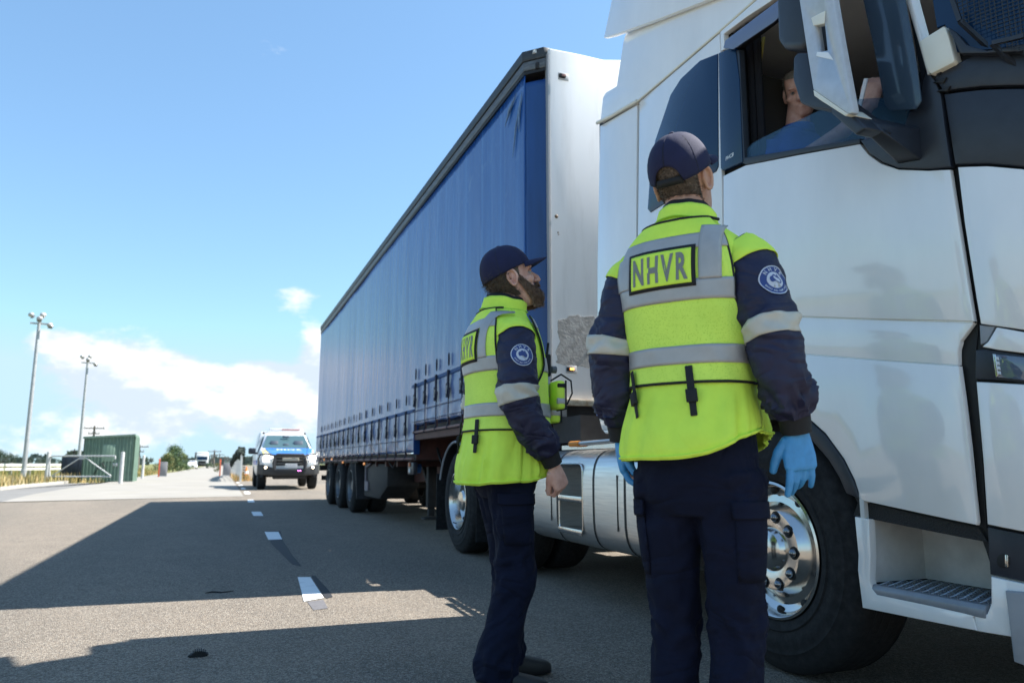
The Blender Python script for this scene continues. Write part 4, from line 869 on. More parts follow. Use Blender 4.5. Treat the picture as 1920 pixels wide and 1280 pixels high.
# --- green corrugated shed
def shed():
    a = atZ(154, 904); b = atZ(243, 901); Y = 43.0
    A = atY(154, 904, Y); B = atY(245, 904, Y); A.z = B.z = 0
    e = empty('corrugated_shed', ((A.x+B.x)/2, (A.y+B.y)/2, 0), label='small green corrugated steel shed behind the farm gate', cat='shed', world=True)
    GR = mat('shed_green', (.165,.25,.195), .6, var=.15, vscale=3); GL = mat('shed_green_pale', (.20,.29,.22), .5)
    d = (B-A); Lw = d.length; d.normalize(); nrm = Vector((d.y, -d.x, 0))    # outward (towards the camera)
    if nrm.y > 0: nrm = -nrm
    zL = atY(156, 822, A.y).z; zR = atY(246, 817, B.y).z; dep = 2.2; back = -nrm
    def wall(P, Q, z0, z1, n, nr, name):
        mb = MB(); N_ = n*6; top = []; bot = []
        for i in range(N_+1):
            t = i/N_; ph = (i % 6)/6; o = nr*(.075 if ph < .17 else .03 if ph < .33 else 0.0); p = P.lerp(Q, t)+o; bot.append((p.x, p.y, 0)); top.append((p.x, p.y, lerp(z0, z1, t)))
        mb.rings([bot, top], closed=False); return mb.build(name, GR, e, smooth=0, recalc=False, thick=.008)
    wall(A, B, zL, zR, 14, nrm, 'front_wall')
    C2 = B+back*dep+d*.0; wall(B, C2, zR, zR-.05, 10, d, 'end_wall'); wall(A, A+back*dep, zL, zL, 10, -d, 'end_wall'); wall(A+back*dep, C2, zL, zR, 14, back, 'back_wall')
    mb = MB(); m = .08
    q = [A-d*.12+nrm*.12, B+d*.06+nrm*.12, C2+d*.06, A+back*dep-d*.12]; zz = [zL, zR, zR-.05, zL]
    mb.add([(p.x,p.y,z) for p, z in zip(q, zz)]+[(p.x,p.y,z+.10) for p, z in zip(q, zz)], [(0,3,2,1),(4,5,6,7),(0,1,5,4),(1,2,6,5),(2,3,7,6),(3,0,4,7)]); mb.build('roof', GR, e)
    for (x0, x1, z0, z1, nm) in ((.36, .63, .47, .87, 'hatch'), (.60, .70, .36, .44, 'meter_plate')):
        P = A+d*(Lw*x0)+nrm*.055; Q = A+d*(Lw*x1)+nrm*.055; c = (P+Q)/2; c.z = zL*(z0+z1)/2
        rot = Matrix.Rotation(atan2(d.y, d.x), 3, 'Z'); mb = MB(); mb.box(c, ((Q-P).length, .03, zL*(z1-z0)), rot); mb.build(nm, GL if nm == 'hatch' else M_galv, e, bevel=.008)
    P = B+back*.75+d*.05; mb = MB(); mb.box((P.x, P.y, zR*.45), (.03, .10, zR*.8), Matrix.Rotation(atan2(d.y, d.x), 3, 'Z')); mb.build('door_gap', M_blk, e)
    mb = MB(); p = A+d*(Lw*.22)+nrm*.07; mb.tube([(p.x,p.y,.35), (p.x+.2,p.y,.75), (p.x+.32,p.y,.95), (p.x+.5,p.y,.7)], .02, 6); mb.build('cable', M_blk, e)
    return A, B, d
sA, sB, sd = shed()
def cabinet():
    Y = 46; a = atY(112, 895, Y); b = atY(153, 895, Y); z = atY(112, 855, Y).z
    e = empty('water_tank', ((a.x+b.x)/2, Y+.6, 0), label='dark grey box tank beside the green shed, behind the gate', cat='tank')
    w = b.x-a.x; mb = MB(); mb.box((0,0,z/2+.1), (w, 1.2, z-.2)); c = mb.build('tank_body', mat('tank_dark', (.018,.026,.04), .5, var=.2, vscale=3), e, bevel=.05)
    mb = MB(); mb.box((0,0,.06), (w*.9, 1.1, .14)); mb.build('skid', M_chas, e)
    for k in range(3): mb = MB(); mb.box((w*(-.3+.3*k), -.61, z/2+.1), (.05, .03, z-.4)); mb.build('rib', mat('tank_dark2', (.012,.018,.03), .5), c)
    mb = MB(); mb.tube([(-w*.05,0,z-.05),(-w*.05,0,z+.25)], .03, 6); mb.sphere((-w*.05,0,z+.27), .06, 8, 6); mb.build('vent_pipe', M_chas, e)
cabinet()
# --- gate and posts
def posts(px, pyb, pyt, Y, r, name, label, group=None, m=None):
    b = atY(px, pyb, Y); z = atY(px, pyt, Y).z; e = MB(); e.tube([(b.x,b.y,-.1),(b.x,b.y,z-.02),(b.x,b.y,z)], [r,r,r*.6], 10); o = e.build(name, m or M_post, None); tag(o, label, 'post', group)
    return b, z
GY = 40.5
posts(86.5, 903, 846, GY, .085, 'gate_post', 'round steel gate post at the hinge end beside the tall light pole')
posts(226, 903, 847, GY-1.6, .085, 'gate_post', 'round pale gate post at the latch end in front of the green shed')
posts(266.5, 896, 853, 52, .08, 'gate_post', 'lone steel post to the right of the green shed')
def gate():
    P = lambda x, y, t=0: atY(x, y, GY-1.2*max(0, (x-90)/135))
    o = P(92, 895); e = empty('farm_gate', (o.x, o.y, 0), label='wide galvanised tube gate with diagonal braces across the side road', cat='gate', world=True)
    z0 = P(92, 892).z; 
    fr_ = [(93,893),(93,862),(95,856),(100,854.5),(216,854.5)]
    mb = MB(); mb.tube([P(*p) for p in fr_], .035, 8); mb.tube([P(x, y) for x, y in ((92,893),(150,893),(207,893))], .033, 8); mb.tube([P(216,854.5), P(216,860)], .033, 8); mb.build('gate_frame', M_post, e)
    for a, b in (((97,892),(153,856)), ((158,856),(208,892))): mb = MB(); mb.tube([P(*a), P(*b)], .028, 8); mb.build('diagonal_brace', M_post, e)
    mb = MB(); a = P(153,858); mb.box(a, (.2,.04,.14)); mb.build('brace_plate', M_galv, e)
gate()
# --- guard rail at the left
def guard_rail():
    a = atY(0, 885, 52); b = atY(110, 880, 66); e = empty('guard_rail', (a.x, a.y, 0), label='low pale guard rail on posts in the dry grass at the left', cat='guard rail', world=True)
    A = Vector((a.x-9, a.y-9, 0)); B = Vector((b.x+1, b.y+2, 0)); WR = mat('rail_white', (.62,.61,.56), .7, var=.2, vscale=4); PS = mat('rail_post', (.30,.29,.28), .8, var=.3, vscale=6)
    n = 14
    for z in (.52, .80):
        mb = MB(); d = (B-A).normalized(); nr = Vector((d.y, -d.x, 0)); 
        if nr.y > 0: nr = -nr
        q = [(0,-.09),(.04,-.05),(0,0),(.04,.05),(0,.09)]
        mb.rings([[(P+nr*u) + Vector((0,0,z+w)) for u, w in q] for P in (A, B)], cap=False, closed=False); mb.build('rail_beam', WR, e, smooth=0, recalc=False, thick=.01)
    for k in range(n+1):
        p = A.lerp(B, k/n); mb = MB(); mb.box((p.x, p.y+.14, .46), (.16, .14, 1.0)); mb.build('post', PS, e, bevel=.01)
guard_rail()
# --- utility poles
def pole(px, pyt, Y, label, cross=True, r=.14):
    t = atY(px, pyt, Y); e = empty('utility_pole', (t.x, t.y, 0), label=label, cat='utility pole', group='utility poles along the road')
    M_wood = mat('pole_timber', (.16,.14,.12), .9, var=.2, vscale=2)
    mb = MB(); mb.tube([(0,0,-.3),(0,0,t.z)], [r*1.2, r*.8], 8); mb.build('pole', M_wood, e)
    if cross:
        for z, w in ((t.z-.35, 1.3), (t.z-1.1, .7)):
            mb = MB(); mb.box((0,-.1,z), (w*2,.12,.14)); c = mb.build('crossarm', M_wood, e)
            for x in (-w*.9, -w*.3, w*.3, w*.9): mb = MB(); mb.tube([(x,-.1,z+.07),(x,-.1,z+.28)], .05, 6); mb.build('insulator', mat('insulator', (.35,.33,.3), .5), c)
for a in ((177.5, 798, 120, 'pole with wide crossarm rising behind the green shed'), (262, 833, 130, 'slim pole just right of the green shed'), (402.5, 843, 170, 'nearest of the poles right of the far white truck'),
          (412, 850, 230, 'second pole along the road beyond the white truck'), (397, 852, 210, 'pole just left of the nearest roadside pole, right of the white truck'), (421, 855, 300, 'third pole along the road, nearing the dark arched fence'), (427, 857, 380, 'small pole close to the dark arched fence'), (373, 857, 260, 'thin pole left of the far white truck')):
    pole(*a, cross=True, r=.16)
# --- delineator signs: grey panel with an orange stake
def marker(px, py, w, h, Y, opx, label):
    c = atY(px, py, Y); M_pan = mat('panel_grey', (.20,.20,.21), .7, var=.1, vscale=5)
    e = empty('roadside_cabinet', (c.x, c.y, 0), label=label, cat='cabinet', group='grey cabinets by the pavement'); k = Y/FPX
    mb = MB(); mb.box((0,.15,h*k/2+.05), (w*k, .35, h*k)); b = mb.build('cabinet_body', M_pan, e, bevel=.03); mb = MB(); mb.box((0,.15,.03), (w*k*1.05,.4,.08)); mb.build('plinth', M_galv, e)
    mb = MB(); mb.box((0,-.032,h*k*.55), (w*k*.86, .015, h*k*.8)); mb.build('door_panel', mat('panel_grey2', (.23,.23,.24), .7), b, bevel=.005)
    o = atY(opx, py, Y-1.5); s = MB(); s.box((o.x,o.y,.62), (.09,.05,1.25)); so = s.build('marker_stake', mat('stake_orange', (.75,.13,.05), .6), None, bevel=.01)
    return so
tag(marker(304, 895, 13, 23, 60, 297, 'grey roadside cabinet on the left edge of the concrete, left of the round tree'), 'thin red marker stake before the left grey cabinet', 'stake', 'marker stakes')
tag(marker(425.5, 890, 14, 20, 62, 412, 'grey roadside cabinet on the right of the concrete, beside the white-posted fence'), 'thin orange marker stake before the right grey cabinet', 'stake', 'marker stakes')
# --- white posted barrier end with dark net over it
def barrier():
    e = empty('barrier_fence', (1.15, 42, 0), label='arched barrier fence of white posts under a dark net beside the parked utility', cat='fence', world=True)
    WP = mat('post_white', (.72,.70,.66), .6); NET = mat('net_dark', (.02,.03,.022), .9, var=.4, vscale=6); k = 9
    tops = [atY(lerp(454, 435, i/(k-1)), [844,843,844,847,850,853,857,861,866][i], lerp(41.5, 60, i/(k-1))) for i in range(k)]
    for i, t in enumerate(tops):
        mb = MB(); mb.tube([(t.x, t.y, -.05), (t.x, t.y, max(.5, t.z-.15))], .06, 8); mb.build('post', WP, e)
    for a, b in zip(tops[:-1], tops[1:]):
        mb = MB(); rnd = random.Random(int(a.y*10))
        for j in range(40):
            t = j/40; p = a.lerp(b, t); w = .35
            mb.box(p+Vector(((rnd.random()-.5)*.2, 0, -rnd.random()*w)), (.12, .35, .14), Matrix.Rotation(rnd.random()*3, 3, 'X'))
        mb.build('net_roll', NET, e, smooth=0)
        mb = MB(); 
        for j in range(5): z = .25+.3*j; mb.bar((a.x, a.y, min(z, a.z-.3)), (b.x, b.y, min(z, b.z-.3)), .02)
        mb.build('mesh_panel', mat('mesh_grey', (.22,.22,.21), .6, .3), e)
    t = tops[0]; mb = MB()
    for j in range(12): mb.box((t.x+.14, t.y-.02, .2+j*.13), (.09,.08,.07), Matrix.Rotation(.6, 3, 'Y'))
    mb.build('chevron_edge', NET, e)
barrier()
def cone():
    c = atZ(461, 897); e = empty('traffic_cone', (c.x, c.y, 0), label='orange traffic cone with white band between the fence and the utility', cat='cone')
    mb = MB(); mb.lathe([(.03,.2),(.3,.13),(.42,.10),(.55,.07),(.72,.03),(.73,.0)], (0,0,0), 'Z', 16); mb.build('cone_body', mat('cone_orange', (.85,.22,.03), .5), e); mb = MB(); mb.box((0,0,.02), (.42,.42,.04)); mb.build('base', mat('cone_orange', (.8,.2,.03), .5), e)
    mb = MB(); mb.lathe([(.30,.135),(.46,.097)], (0,0,0), 'Z', 16); mb.build('reflective_band', mat('band_white', (.85,.85,.82), .4), e)
cone()
# --- trees
def tree(px, pyb, pyt, Y, wpx, label, seed, cols, dens=1.0, shape=1.0, trunk=True, name='tree'):
    rnd = random.Random(seed); k = Y/FPX; b = atY(px, pyb, Y); H_ = max(1.0, atY(px, pyt, Y).z); Wd = wpx*k/2
    e = empty(name, (b.x, Y, 0), label=label, cat='tree')
    MT = mat('bark', (.10,.08,.06), .9, var=.3, vscale=5)
    mb = MB(); mb.tube([(0,0,-.2),(.05*H_*.2,0,H_*.25),(0,0,H_*.6)], [.05*H_*.5,.04*H_*.5,.015*H_*.5], 8)
    for i in range(6):
        a = rnd.random()*2*pi; z = H_*(.2+.3*rnd.random()); mb.tube([(0,0,z),(cos(a)*Wd*.4,sin(a)*Wd*.4,z+H_*.2),(cos(a)*Wd*.7,sin(a)*Wd*.7,z+H_*.3)], [.012*H_,.008*H_,.003*H_], 6)
    mb.build('trunk', MT, e)
    clumps = []
    for i in range(int(26*dens)):
        a = rnd.random()*2*pi; zz = rnd.random(); r = Wd*(.25+.75*sin(pi*min(1,(zz*.85+.12)))**shape)*sqrt(rnd.random()); clumps.append((Vector((cos(a)*r, sin(a)*r, H_*(.16+.76*zz))), (.13+.13*rnd.random())*min(H_, 2.2*Wd)))
    mb = MB()
    for c, r in clumps:
        mb.mi = rnd.randrange(len(cols))
        for j in range(int(95*dens)):
            v = Vector((rnd.gauss(0,1), rnd.gauss(0,1), rnd.gauss(0,.8))); v = v.normalized()*r*(.5+.6*rnd.random()); p = c+v
            if p.z < .1: continue
            u = Vector((rnd.gauss(0,1), rnd.gauss(0,1), rnd.gauss(0,1))).normalized(); w = u.cross(v).normalized(); s = .035*H_**.6*(.7+.8*rnd.random())
            mb.add([p-u*s, p+w*s*.5, p+u*s, p-w*s*.5], [(0,1,2,3)])
    mb.build('crown', cols, e, smooth=0, recalc=False)
def leafm(n, c): return mat(n, c, .75, var=.35, vscale=.6)
LG = [leafm('leaf_a', (.075,.13,.045)), leafm('leaf_b', (.05,.10,.035)), leafm('leaf_c', (.11,.15,.045))]
LD = [leafm('leaf_d', (.035,.065,.04)), leafm('leaf_e', (.05,.075,.05)), leafm('leaf_f', (.028,.05,.035))]
LO = [leafm('leaf_o', (.16,.16,.05)), leafm('leaf_p', (.12,.14,.045))]
tree(324, 882, 836, 95, 36, 'round green tree standing left of the concrete road', 4, LG, 1.5)
tree(312, 884, 850, 88, 26, 'yellowish olive bush in front of the round green tree', 5, LO+LG[:1], 1.0, .6)
tree(340, 884, 866, 92, 24, 'low bright green shrub right of the round tree', 6, LG, 1.0, .5)
tree(350, 884, 869, 120, 22, 'low shrub near the white car on the far road', 16, LG+LO, .8, .5)
tree(300, 888, 860, 100, 20, 'thin dark bush left of the round green tree', 21, LD+LO, .6, .7)
tree(2, 880, 844, 150, 26, 'dark gum tree at the far left edge behind the guard rail', 7, LD, 1.1)
tree(17, 880, 848, 160, 20, 'dark gum tree just right of the one at the far left edge', 8, LD, 1.0)
tree(-22, 880, 846, 150, 40, 'broad dark tree cut by the left frame edge', 9, LD, 1.0)
tree(54, 880, 858, 170, 16, 'small dark tree right of the tall light pole', 10, LD, .7)
tree(78, 880, 859, 175, 16, 'small dark tree left of the hinge gate post', 11, LD, .7)
tree(104, 880, 860, 175, 18, 'small dark tree seen through the gate', 12, LD, .7)
tree(391, 882, 866, 150, 14, 'dark green shrub right of the far white truck', 13, LD+LG, .7, .6)
tree(402, 882, 869, 160, 12, 'small bush behind the nearest roadside pole', 14, LD+LG, .6, .6)
tree(407, 886, 873, 80, 10, 'olive bush beside the orange marker stake', 15, LO, .5, .5)
# far wood line: reads as one mass
def woodline():
    rnd = random.Random(11); mb = MB(); cols = [leafm('far_a', (.10,.14,.13)), leafm('far_b', (.085,.115,.11)), leafm('far_c', (.13,.155,.12))]
    for k in range(520):
        t = rnd.random(); Y = 420+rnd.random()*260; x = -760+1500*t; h = 2.5+5*abs(nz(x*.02, 3))+3*rnd.random()
        for j in range(7):
            c = Vector((x+rnd.gauss(0,3), Y, h*(.2+.7*rnd.random()))); s = 1.2+1.6*rnd.random(); mb.mi = rnd.randrange(3)
            u = Vector((rnd.gauss(0,1), .2*rnd.gauss(0,1), rnd.gauss(0,1))).normalized(); w = u.cross(Vector((0,1,0))).normalized()
            for q in range(3):
                a = q*1.05; uu = u*cos(a)+w*sin(a); ww = w*cos(a)-u*sin(a); mb.add([c-uu*s, c+ww*s*.6+Vector((0,.3*q,0)), c+uu*s, c-ww*s*.6], [(0,1,2,3)])
    tag(mb.build('far_wood', cols, None, smooth=0, recalc=False), 'hazy line of far trees along the horizon', 'trees', kind='stuff')
woodline()
# --- far vehicles on the road
def far_truck():
    c = atY(377.5, 884, 165); e = empty('far_truck', (c.x, c.y, 0), label='white cab-over truck with grey box body coming along the far road', cat='truck')
    WH = mat('far_white', (.80,.80,.80), .4); mb = MB(); mb.box((0,.9,1.75), (2.3,1.9,2.1)); mb.box((0,.9,3.0), (2.2,1.6,.5)); mb.build('cab', WH, e, bevel=.15)
    mb = MB(); mb.box((0,-.07,2.0), (2.0,.06,.7)); mb.build('windscreen', M_gloss, e); mb = MB(); mb.box((0,-.08,.65), (2.3,.15,.5)); mb.build('bumper', M_chas, e, bevel=.03)
    mb = MB(); mb.box((-.25,7.5,2.0), (2.5,10,2.4)); mb.build('body', mat('far_grey', (.25,.24,.25), .7), e)
    mb = MB(); mb.box((0,-.08,1.2), (1.5,.05,.5)); mb.build('grille', M_chas, e)
    for x in (-1, 1):
        mb = MB(); mb.lathe([(-.15,0),(-.15,.45),(.15,.45),(.15,0)], (x,.9,.45), 'X', 14); mb.build('wheel', M_rub, e); mb = MB(); mb.box((x*1.3,.2,2.2), (.2,.1,.6)); mb.build('mirror', M_chas, e); mb = MB(); mb.box((x*.85,-.1,.85), (.35,.06,.2)); mb.build('headlamp', M_grey, e)
far_truck()
def far_car():
    c = atY(358.5, 885, 140); e = empty('far_car', (c.x, c.y, 0), label='small white car ahead of the far white truck', cat='car')
    WH = mat('far_white', (.80,.80,.80), .4); mb = MB(); rs = []
    for y, w, z0, z1 in ((-.2,.75,.3,.7),(.2,.88,.25,.85),(1.2,.9,.25,.95),(1.9,.72,.25,1.42),(3.2,.70,.25,1.45),(4.2,.8,.3,1.0)): rs.append([(-w,y,z0),(w,y,z0),(w*.98,y,(z0+z1)/2),(w*.8,y,z1),(-w*.8,y,z1),(-w*.98,y,(z0+z1)/2)])
    mb.rings(rs); mb.build('body', WH, e, bevel=.05); mb = MB(); mb.add([(-.62,1.3,.99),(.62,1.3,.99),(.54,1.82,1.37),(-.54,1.82,1.37)], [(0,1,2,3)]); mb.build('windscreen', M_gloss, e, thick=.02)
    for x in (-.75,.75):
        for y in (.7,3.3): mb = MB(); mb.lathe([(-.1,0),(-.1,.31),(.1,.31),(.1,0)], (x,y,.31), 'X', 12); mb.build('wheel', M_rub, e)
far_car()
# --- the marked utility with bull bar
def ute():
    fl_, fr2 = atZ(487, 917), atZ(581, 915); cx = (fl_.x+fr2.x)/2+.02; cy = 28.6
    e = empty('utility_vehicle', (cx, cy, 0), 0, label='white dual-cab utility with blue bonnet, black bull bar and roof light bar', cat='utility')
    e.scale = (1.10, 1.08, 1.10)
    WH = mat('ute_white', (.80,.80,.79), .3, coat=.5); BL = mat('ute_blue', (.03,.16,.55), .35, coat=.4); GL = mat('ute_glass', (.06,.11,.12), .05, coat=.3, spec=.7)
    BB = mat('bar_grey', (.020,.021,.024), .5, var=.1, vscale=10)
    def sect(y, w, z0, zs, z1, wt): return [(-w*.94,y,z0),(w*.94,y,z0),(w,y,z0+.15),(w,y,zs),(wt,y,z1-.05),(wt*.9,y,z1),(-wt*.9,y,z1),(-wt,y,z1-.05),(-w,y,zs),(-w,y,z0+.15)]
    # y=0 at the front axle, nose at y=-.85, going back to +4.3
    rs = [sect(-.72,.80,.62,.86,.98,.70), sect(-.62,.90,.55,.94,1.06,.80), sect(-.2,.93,.50,1.00,1.16,.84), sect(.55,.93,.45,1.06,1.30,.86), sect(.62,.93,.45,1.08,1.32,.86)]
    B = MB().rings(rs).build('front_body', WH, e, bevel=.02)
    rs = [sect(.60,.93,.42,1.10,1.30,.88), sect(1.0,.93,.42,1.12,1.48,.80), sect(1.42,.93,.42,1.12,1.80,.70), sect(1.7,.93,.42,1.12,1.86,.69), sect(2.8,.93,.42,1.12,1.86,.69), sect(3.0,.93,.45,1.10,1.84,.70)]
    C_ = MB().rings(rs).build('cabin', WH, e, bevel=.015)
    rs = [sect(3.02,.93,.5,1.12,1.98,.80), sect(4.6,.93,.55,1.12,1.96,.80), sect(4.65,.90,.6,1.12,1.9,.78)]; MB().rings(rs).build('canopy', WH, e, bevel=.03)
    # bonnet decal raised panel in blue
    mb = MB(); mb.add([(-.50,-.52,1.085),(.50,-.52,1.085),(.76,-.1,1.19),(.82,.54,1.325),(-.70,.54,1.325),(-.62,-.1,1.19)], [(0,1,2,5),(5,2,3,4)]); bo = mb.build('bonnet', BL, e, thick=.03, smooth=0)
    vs, fs = text_geo('NHVR', .17, .006, 1.25); mb = MB(); mb.add([Vector((.04+v.x*1.5, .26+v.y*1.3, 1.285+(v.y*1.3)*.21)) for v in vs], fs); mb.build('bonnet_lettering', mat('decal_white', (.8,.8,.8), .5), bo, smooth=0, recalc=False)
    for sx in (-1, 1):
        mb = MB(); mb.add([(sx*.54,-.50,1.085),(sx*.80,-.48,1.075),(sx*.82,.3,1.262),(sx*.72,.3,1.278)], [(0,1,2,3)]); mb.build('bonnet_chevron', mat('decal_yellow' if sx < 0 else 'decal_pale', (.62,.55,.20) if sx < 0 else (.75,.75,.6), .4), B, thick=.012, smooth=0)
    # windscreen and side glass
    mb = MB(); mb.add([(-.76,.68,1.34),(.76,.68,1.34),(.62,1.40,1.78),(-.62,1.40,1.78)], [(0,1,2,3)]); ws = mb.build('windscreen', GL, e, thick=.03, smooth=0)
    for x, y, z, w, h in ((-.40,1.0,1.52,.26,.16),(.40,1.0,1.52,.30,.18),(-.02,.93,1.46,.18,.08),(.0,1.26,1.74,.24,.07)):
        mb = MB(); mb.box((x,y-.09,z), (w,.05,h), Matrix.Rotation(-.6,3,'X')); mb.build('seat_shape', mat('seat_shape', (.03,.05,.08), .6), ws, bevel=.02)
    for sx in (-1, 1):
        mb = MB(); mb.add([(sx*.935,.95,1.17),(sx*.935,2.8,1.17),(sx*.74,2.7,1.76),(sx*.74,1.52,1.76)], [(0,1,2,3)]); mb.build('side_window', GL, e, thick=.02, smooth=0)
        mb = MB(); mb.box((sx*1.10,.85,1.24), (.24,.14,.20)); mm = mb.build('mirror', M_plast if sx < 0 else mat('mirror_grey', (.5,.52,.53), .3), e, bevel=.04); mb = MB(); mb.box((sx*.97,.87,1.16), (.12,.06,.05)); mb.build('mirror_arm', M_plast, mm)
        mb = MB(); mb.box((sx*.945,2.0,.86), (.02,2.6,.16)); mb.build('side_stripe', BL, e)
    # lamps
    for sx in (-1, 1):
        mb = MB(); mb.box((sx*.72,-.63,.99), (.34,.16,.17), Matrix.Rotation(sx*.25,3,'Z')); h = mb.build('headlamp', mat('headlamp_lens', (.7,.7,.72), .1), e, bevel=.04)
        mb = MB(); mb.sphere((sx*.70,-.72,.985), (.10,.04,.085), 12, 8); mb.build('lamp_beam', mat('lamp_on', (1,1,1), .2, emit=((1,.96,.88), 14)), h)
        mb = MB(); mb.sphere((sx*.73,-.845,.70), (.035,.02,.035), 10, 6); mb.build('fog_lamp', mat('fog_on', (1,.9,.7), .2, emit=((1,.85,.6), 5)), e)
    # grille and light pod
    mb = MB(); mb.box((0,-.70,.93), (.90,.10,.34)); gr = mb.build('grille', M_blk, e, bevel=.03)
    for k in range(3): mb = MB(); mb.box((0,-.757,.83+.10*k), (.80,.02,.03)); mb.build('grille_bar', mat('grille_bar', (.18,.18,.18), .4, .5), gr)
    mb = MB(); mb.box((.03,-.80,.95), (.52,.06,.10)); mb.build('spot_bar', mat('spot_lens', (.42,.40,.34), .3), e, bevel=.02)
    # bull bar
    def rb(pts, r, nm, m=BB, p=None): mb = MB(); mb.tube(pts, r, 8); return mb.build(nm, m, p)
    mb = MB(); rs = []
    for x, yf, z0, z1 in ((-.97,-.52,.50,.80),(-.80,-.80,.46,.80),(-.42,-.95,.44,.66),(.42,-.95,.44,.66),(.80,-.80,.46,.80),(.97,-.52,.50,.80)): rs.append([(x,yf,z0),(x,yf+.18,z0),(x,yf+.18,z1),(x,yf,z1)])
    mb.rings(rs); bar_ = mb.build('bull_bar', BB, e, bevel=.03, seg=3)
    rb([(-.46,-.92,.62),(-.50,-.92,.85),(-.47,-.90,1.05),(-.40,-.89,1.10),(.40,-.89,1.10),(.47,-.90,1.05),(.50,-.92,.85),(.46,-.92,.62)], .045, 'centre_hoop', BB, bar_)
    for sx in (-1, 1): rb([(sx*.47,-.90,1.08),(sx*.75,-.84,1.13),(sx*.90,-.72,1.10),(sx*.95,-.66,.98),(sx*.93,-.66,.80)], .028, 'side_hoop', BB, bar_); mb = MB(); mb.box((sx*.47,-.91,.80), (.10,.05,.40)); mb.build('hoop_plate', BB, bar_, bevel=.015)
    mb = MB(); mb.box((0,-.93,.55), (.9,.10,.09)); mb.build('winch_slot', M_blk, bar_); mb = MB(); mb.box((0,-.70,.42), (1.0,.3,.16)); mb.build('skid_plate', M_blk, e, bevel=.03)
    mb = MB(); mb.box((.04,-.965,.76), (.37,.012,.13)); pl = mb.build('number_plate', mat('plate_white', (.72,.72,.70), .4), e)
    mb = MB()
    for k in range(6): mb.box((-.10+.056*k,-.974,.76), (.03,.004,.075))
    pl2 = mb.build('plate_characters', mat('plate_grey', (.45,.45,.5), .5), pl)
    mb = MB(); mb.box((.30,-.965,.575), (.11,.02,.055)); mb.build('strobe_lamp', mat('strobe_pink', (.9,.3,.8), .3, emit=((1,.22,.80), 7)), bar_, bevel=.012); mb = MB(); mb.box((-.30,-.965,.57), (.12,.02,.03)); mb.build('strobe_off', mat('strobe_off', (.6,.6,.58), .3), bar_)
    rb([(.52,-.86,1.1),(.53,-.85,1.55)], .008, 'aerial', M_blk)  .parent = e
    # roof light bar and racks
    for yy in (1.75, 2.6): MB().box((0,yy,1.92), (1.30,.11,.05)).build('roof_rack_bar', WH, e, bevel=.015)
    mb = MB(); mb.box((.05,1.9,2.00), (1.15,.28,.09)); lb = mb.build('light_bar', mat('lightbar_white', (.78,.76,.76), .3), e, bevel=.03)
    mb = MB(); mb.box((.20,1.755,2.01), (.62,.02,.05)); mb.build('light_bar_lens', mat('lens_red', (.45,.18,.18), .3), lb); 
    for x in (-.72,.66): mb = MB(); mb.sphere((x,1.55,1.87), .04, 8, 6); mb.build('rack_foot', M_blk, e)
    # wheels
    for x, y in ((-.80,0),(.80,0),(-.80,3.2),(.80,3.2)):
        R = .40; mb = MB(); mb.lathe([(-.13,.24),(-.14,.33),(-.11,.39),(-.06,R),(.06,R),(.11,.39),(.14,.33),(.13,.24)], (x,y,R), 'X', 28); w = mb.build('wheel', M_rub, e)
        mb = MB(); mb.lathe([(-.10,.25),(-.12,.24),(-.08,.16),(-.10,.06),(-.10,.001)] if x < 0 else [(.10,.25),(.12,.24),(.08,.16),(.10,.06),(.10,.001)], (x,y,R), 'X', 20); mb.build('rim', mat('ute_rim', (.4,.4,.42), .4, .6), w)
        mb = MB(); mb.tube([(x*1.0,y+.5*cos(a),R+.5*sin(a)) for a in [pi*i/8 for i in range(9)]], .07, 6); mb.build('wheel_arch', M_plast, e)
    mb = MB(); mb.box((0,1.6,.45), (1.5,3.6,.12)); mb.build('underbody', M_blk, e)
    for x in (-.42,-.33): mb = MB(); mb.box((x,-.72,.36), (.05,.02,.04)); mb.build('tow_point', mat('plate_white', (.72,.72,.70), .4), e)
ute()
# ================================================================== PEOPLE
M_skin = mat('skin', (.58,.34,.25), .5, var=.16, vscale=22, bump=.06, bscale=180, col2=(.42,.19,.13), thr=(.3,.75))
M_skin2 = mat('skin_ruddy', (.76,.46,.36), .5, var=.16, vscale=22, bump=.08, bscale=160, col2=(.52,.24,.18), thr=(.3,.75))
M_yel = mat('hivis_yellow', (.70,.98,.09), .75, var=.10, vscale=9, bump=.10, bscale=260, crease=.28, cscale=5, cst=(1,1,.55))
def mesh_fabric():
    m = mat('hivis_mesh', (.70,.98,.13), .8, var=.08, vscale=9); nt = m.node_tree; N = nt.nodes; L = nt.links; b = N['Principled BSDF']
    tc = N.new('ShaderNodeTexCoord'); v = N.new('ShaderNodeTexVoronoi'); v.inputs['Scale'].default_value = 190; v.inputs['Randomness'].default_value = 1.0; L.new(tc.outputs['Object'], v.inputs['Vector'])
    r = N.new('ShaderNodeMapRange'); r.inputs[1].default_value = .18; r.inputs[2].default_value = .32; L.new(v.outputs['Distance'], r.inputs[0])
    src = b.inputs['Base Color'].links[0].from_socket
    mx = N.new('ShaderNodeMix'); mx.data_type = 'RGBA'; L.new(r.outputs[0], mx.inputs[0]); mx.inputs[6].default_value = (.55,.84,.08,1); L.new(src, mx.inputs[7]); L.new(mx.outputs[2], b.inputs['Base Color'])
    bp = N.new('ShaderNodeBump'); bp.inputs['Strength'].default_value = .5; bp.inputs['Distance'].default_value = .002; L.new(r.outputs[0], bp.inputs['Height']); L.new(bp.outputs[0], b.inputs['Normal']); return m
M_mesh = mesh_fabric()
M_tapeR = mat('reflective_tape', (.40,.395,.39), .42, .25, var=.10, vscale=16, bump=.05, bscale=500)
M_tapeW = mat('reflective_tape_warm', (.55,.52,.45), .5, .1, var=.08, vscale=16)
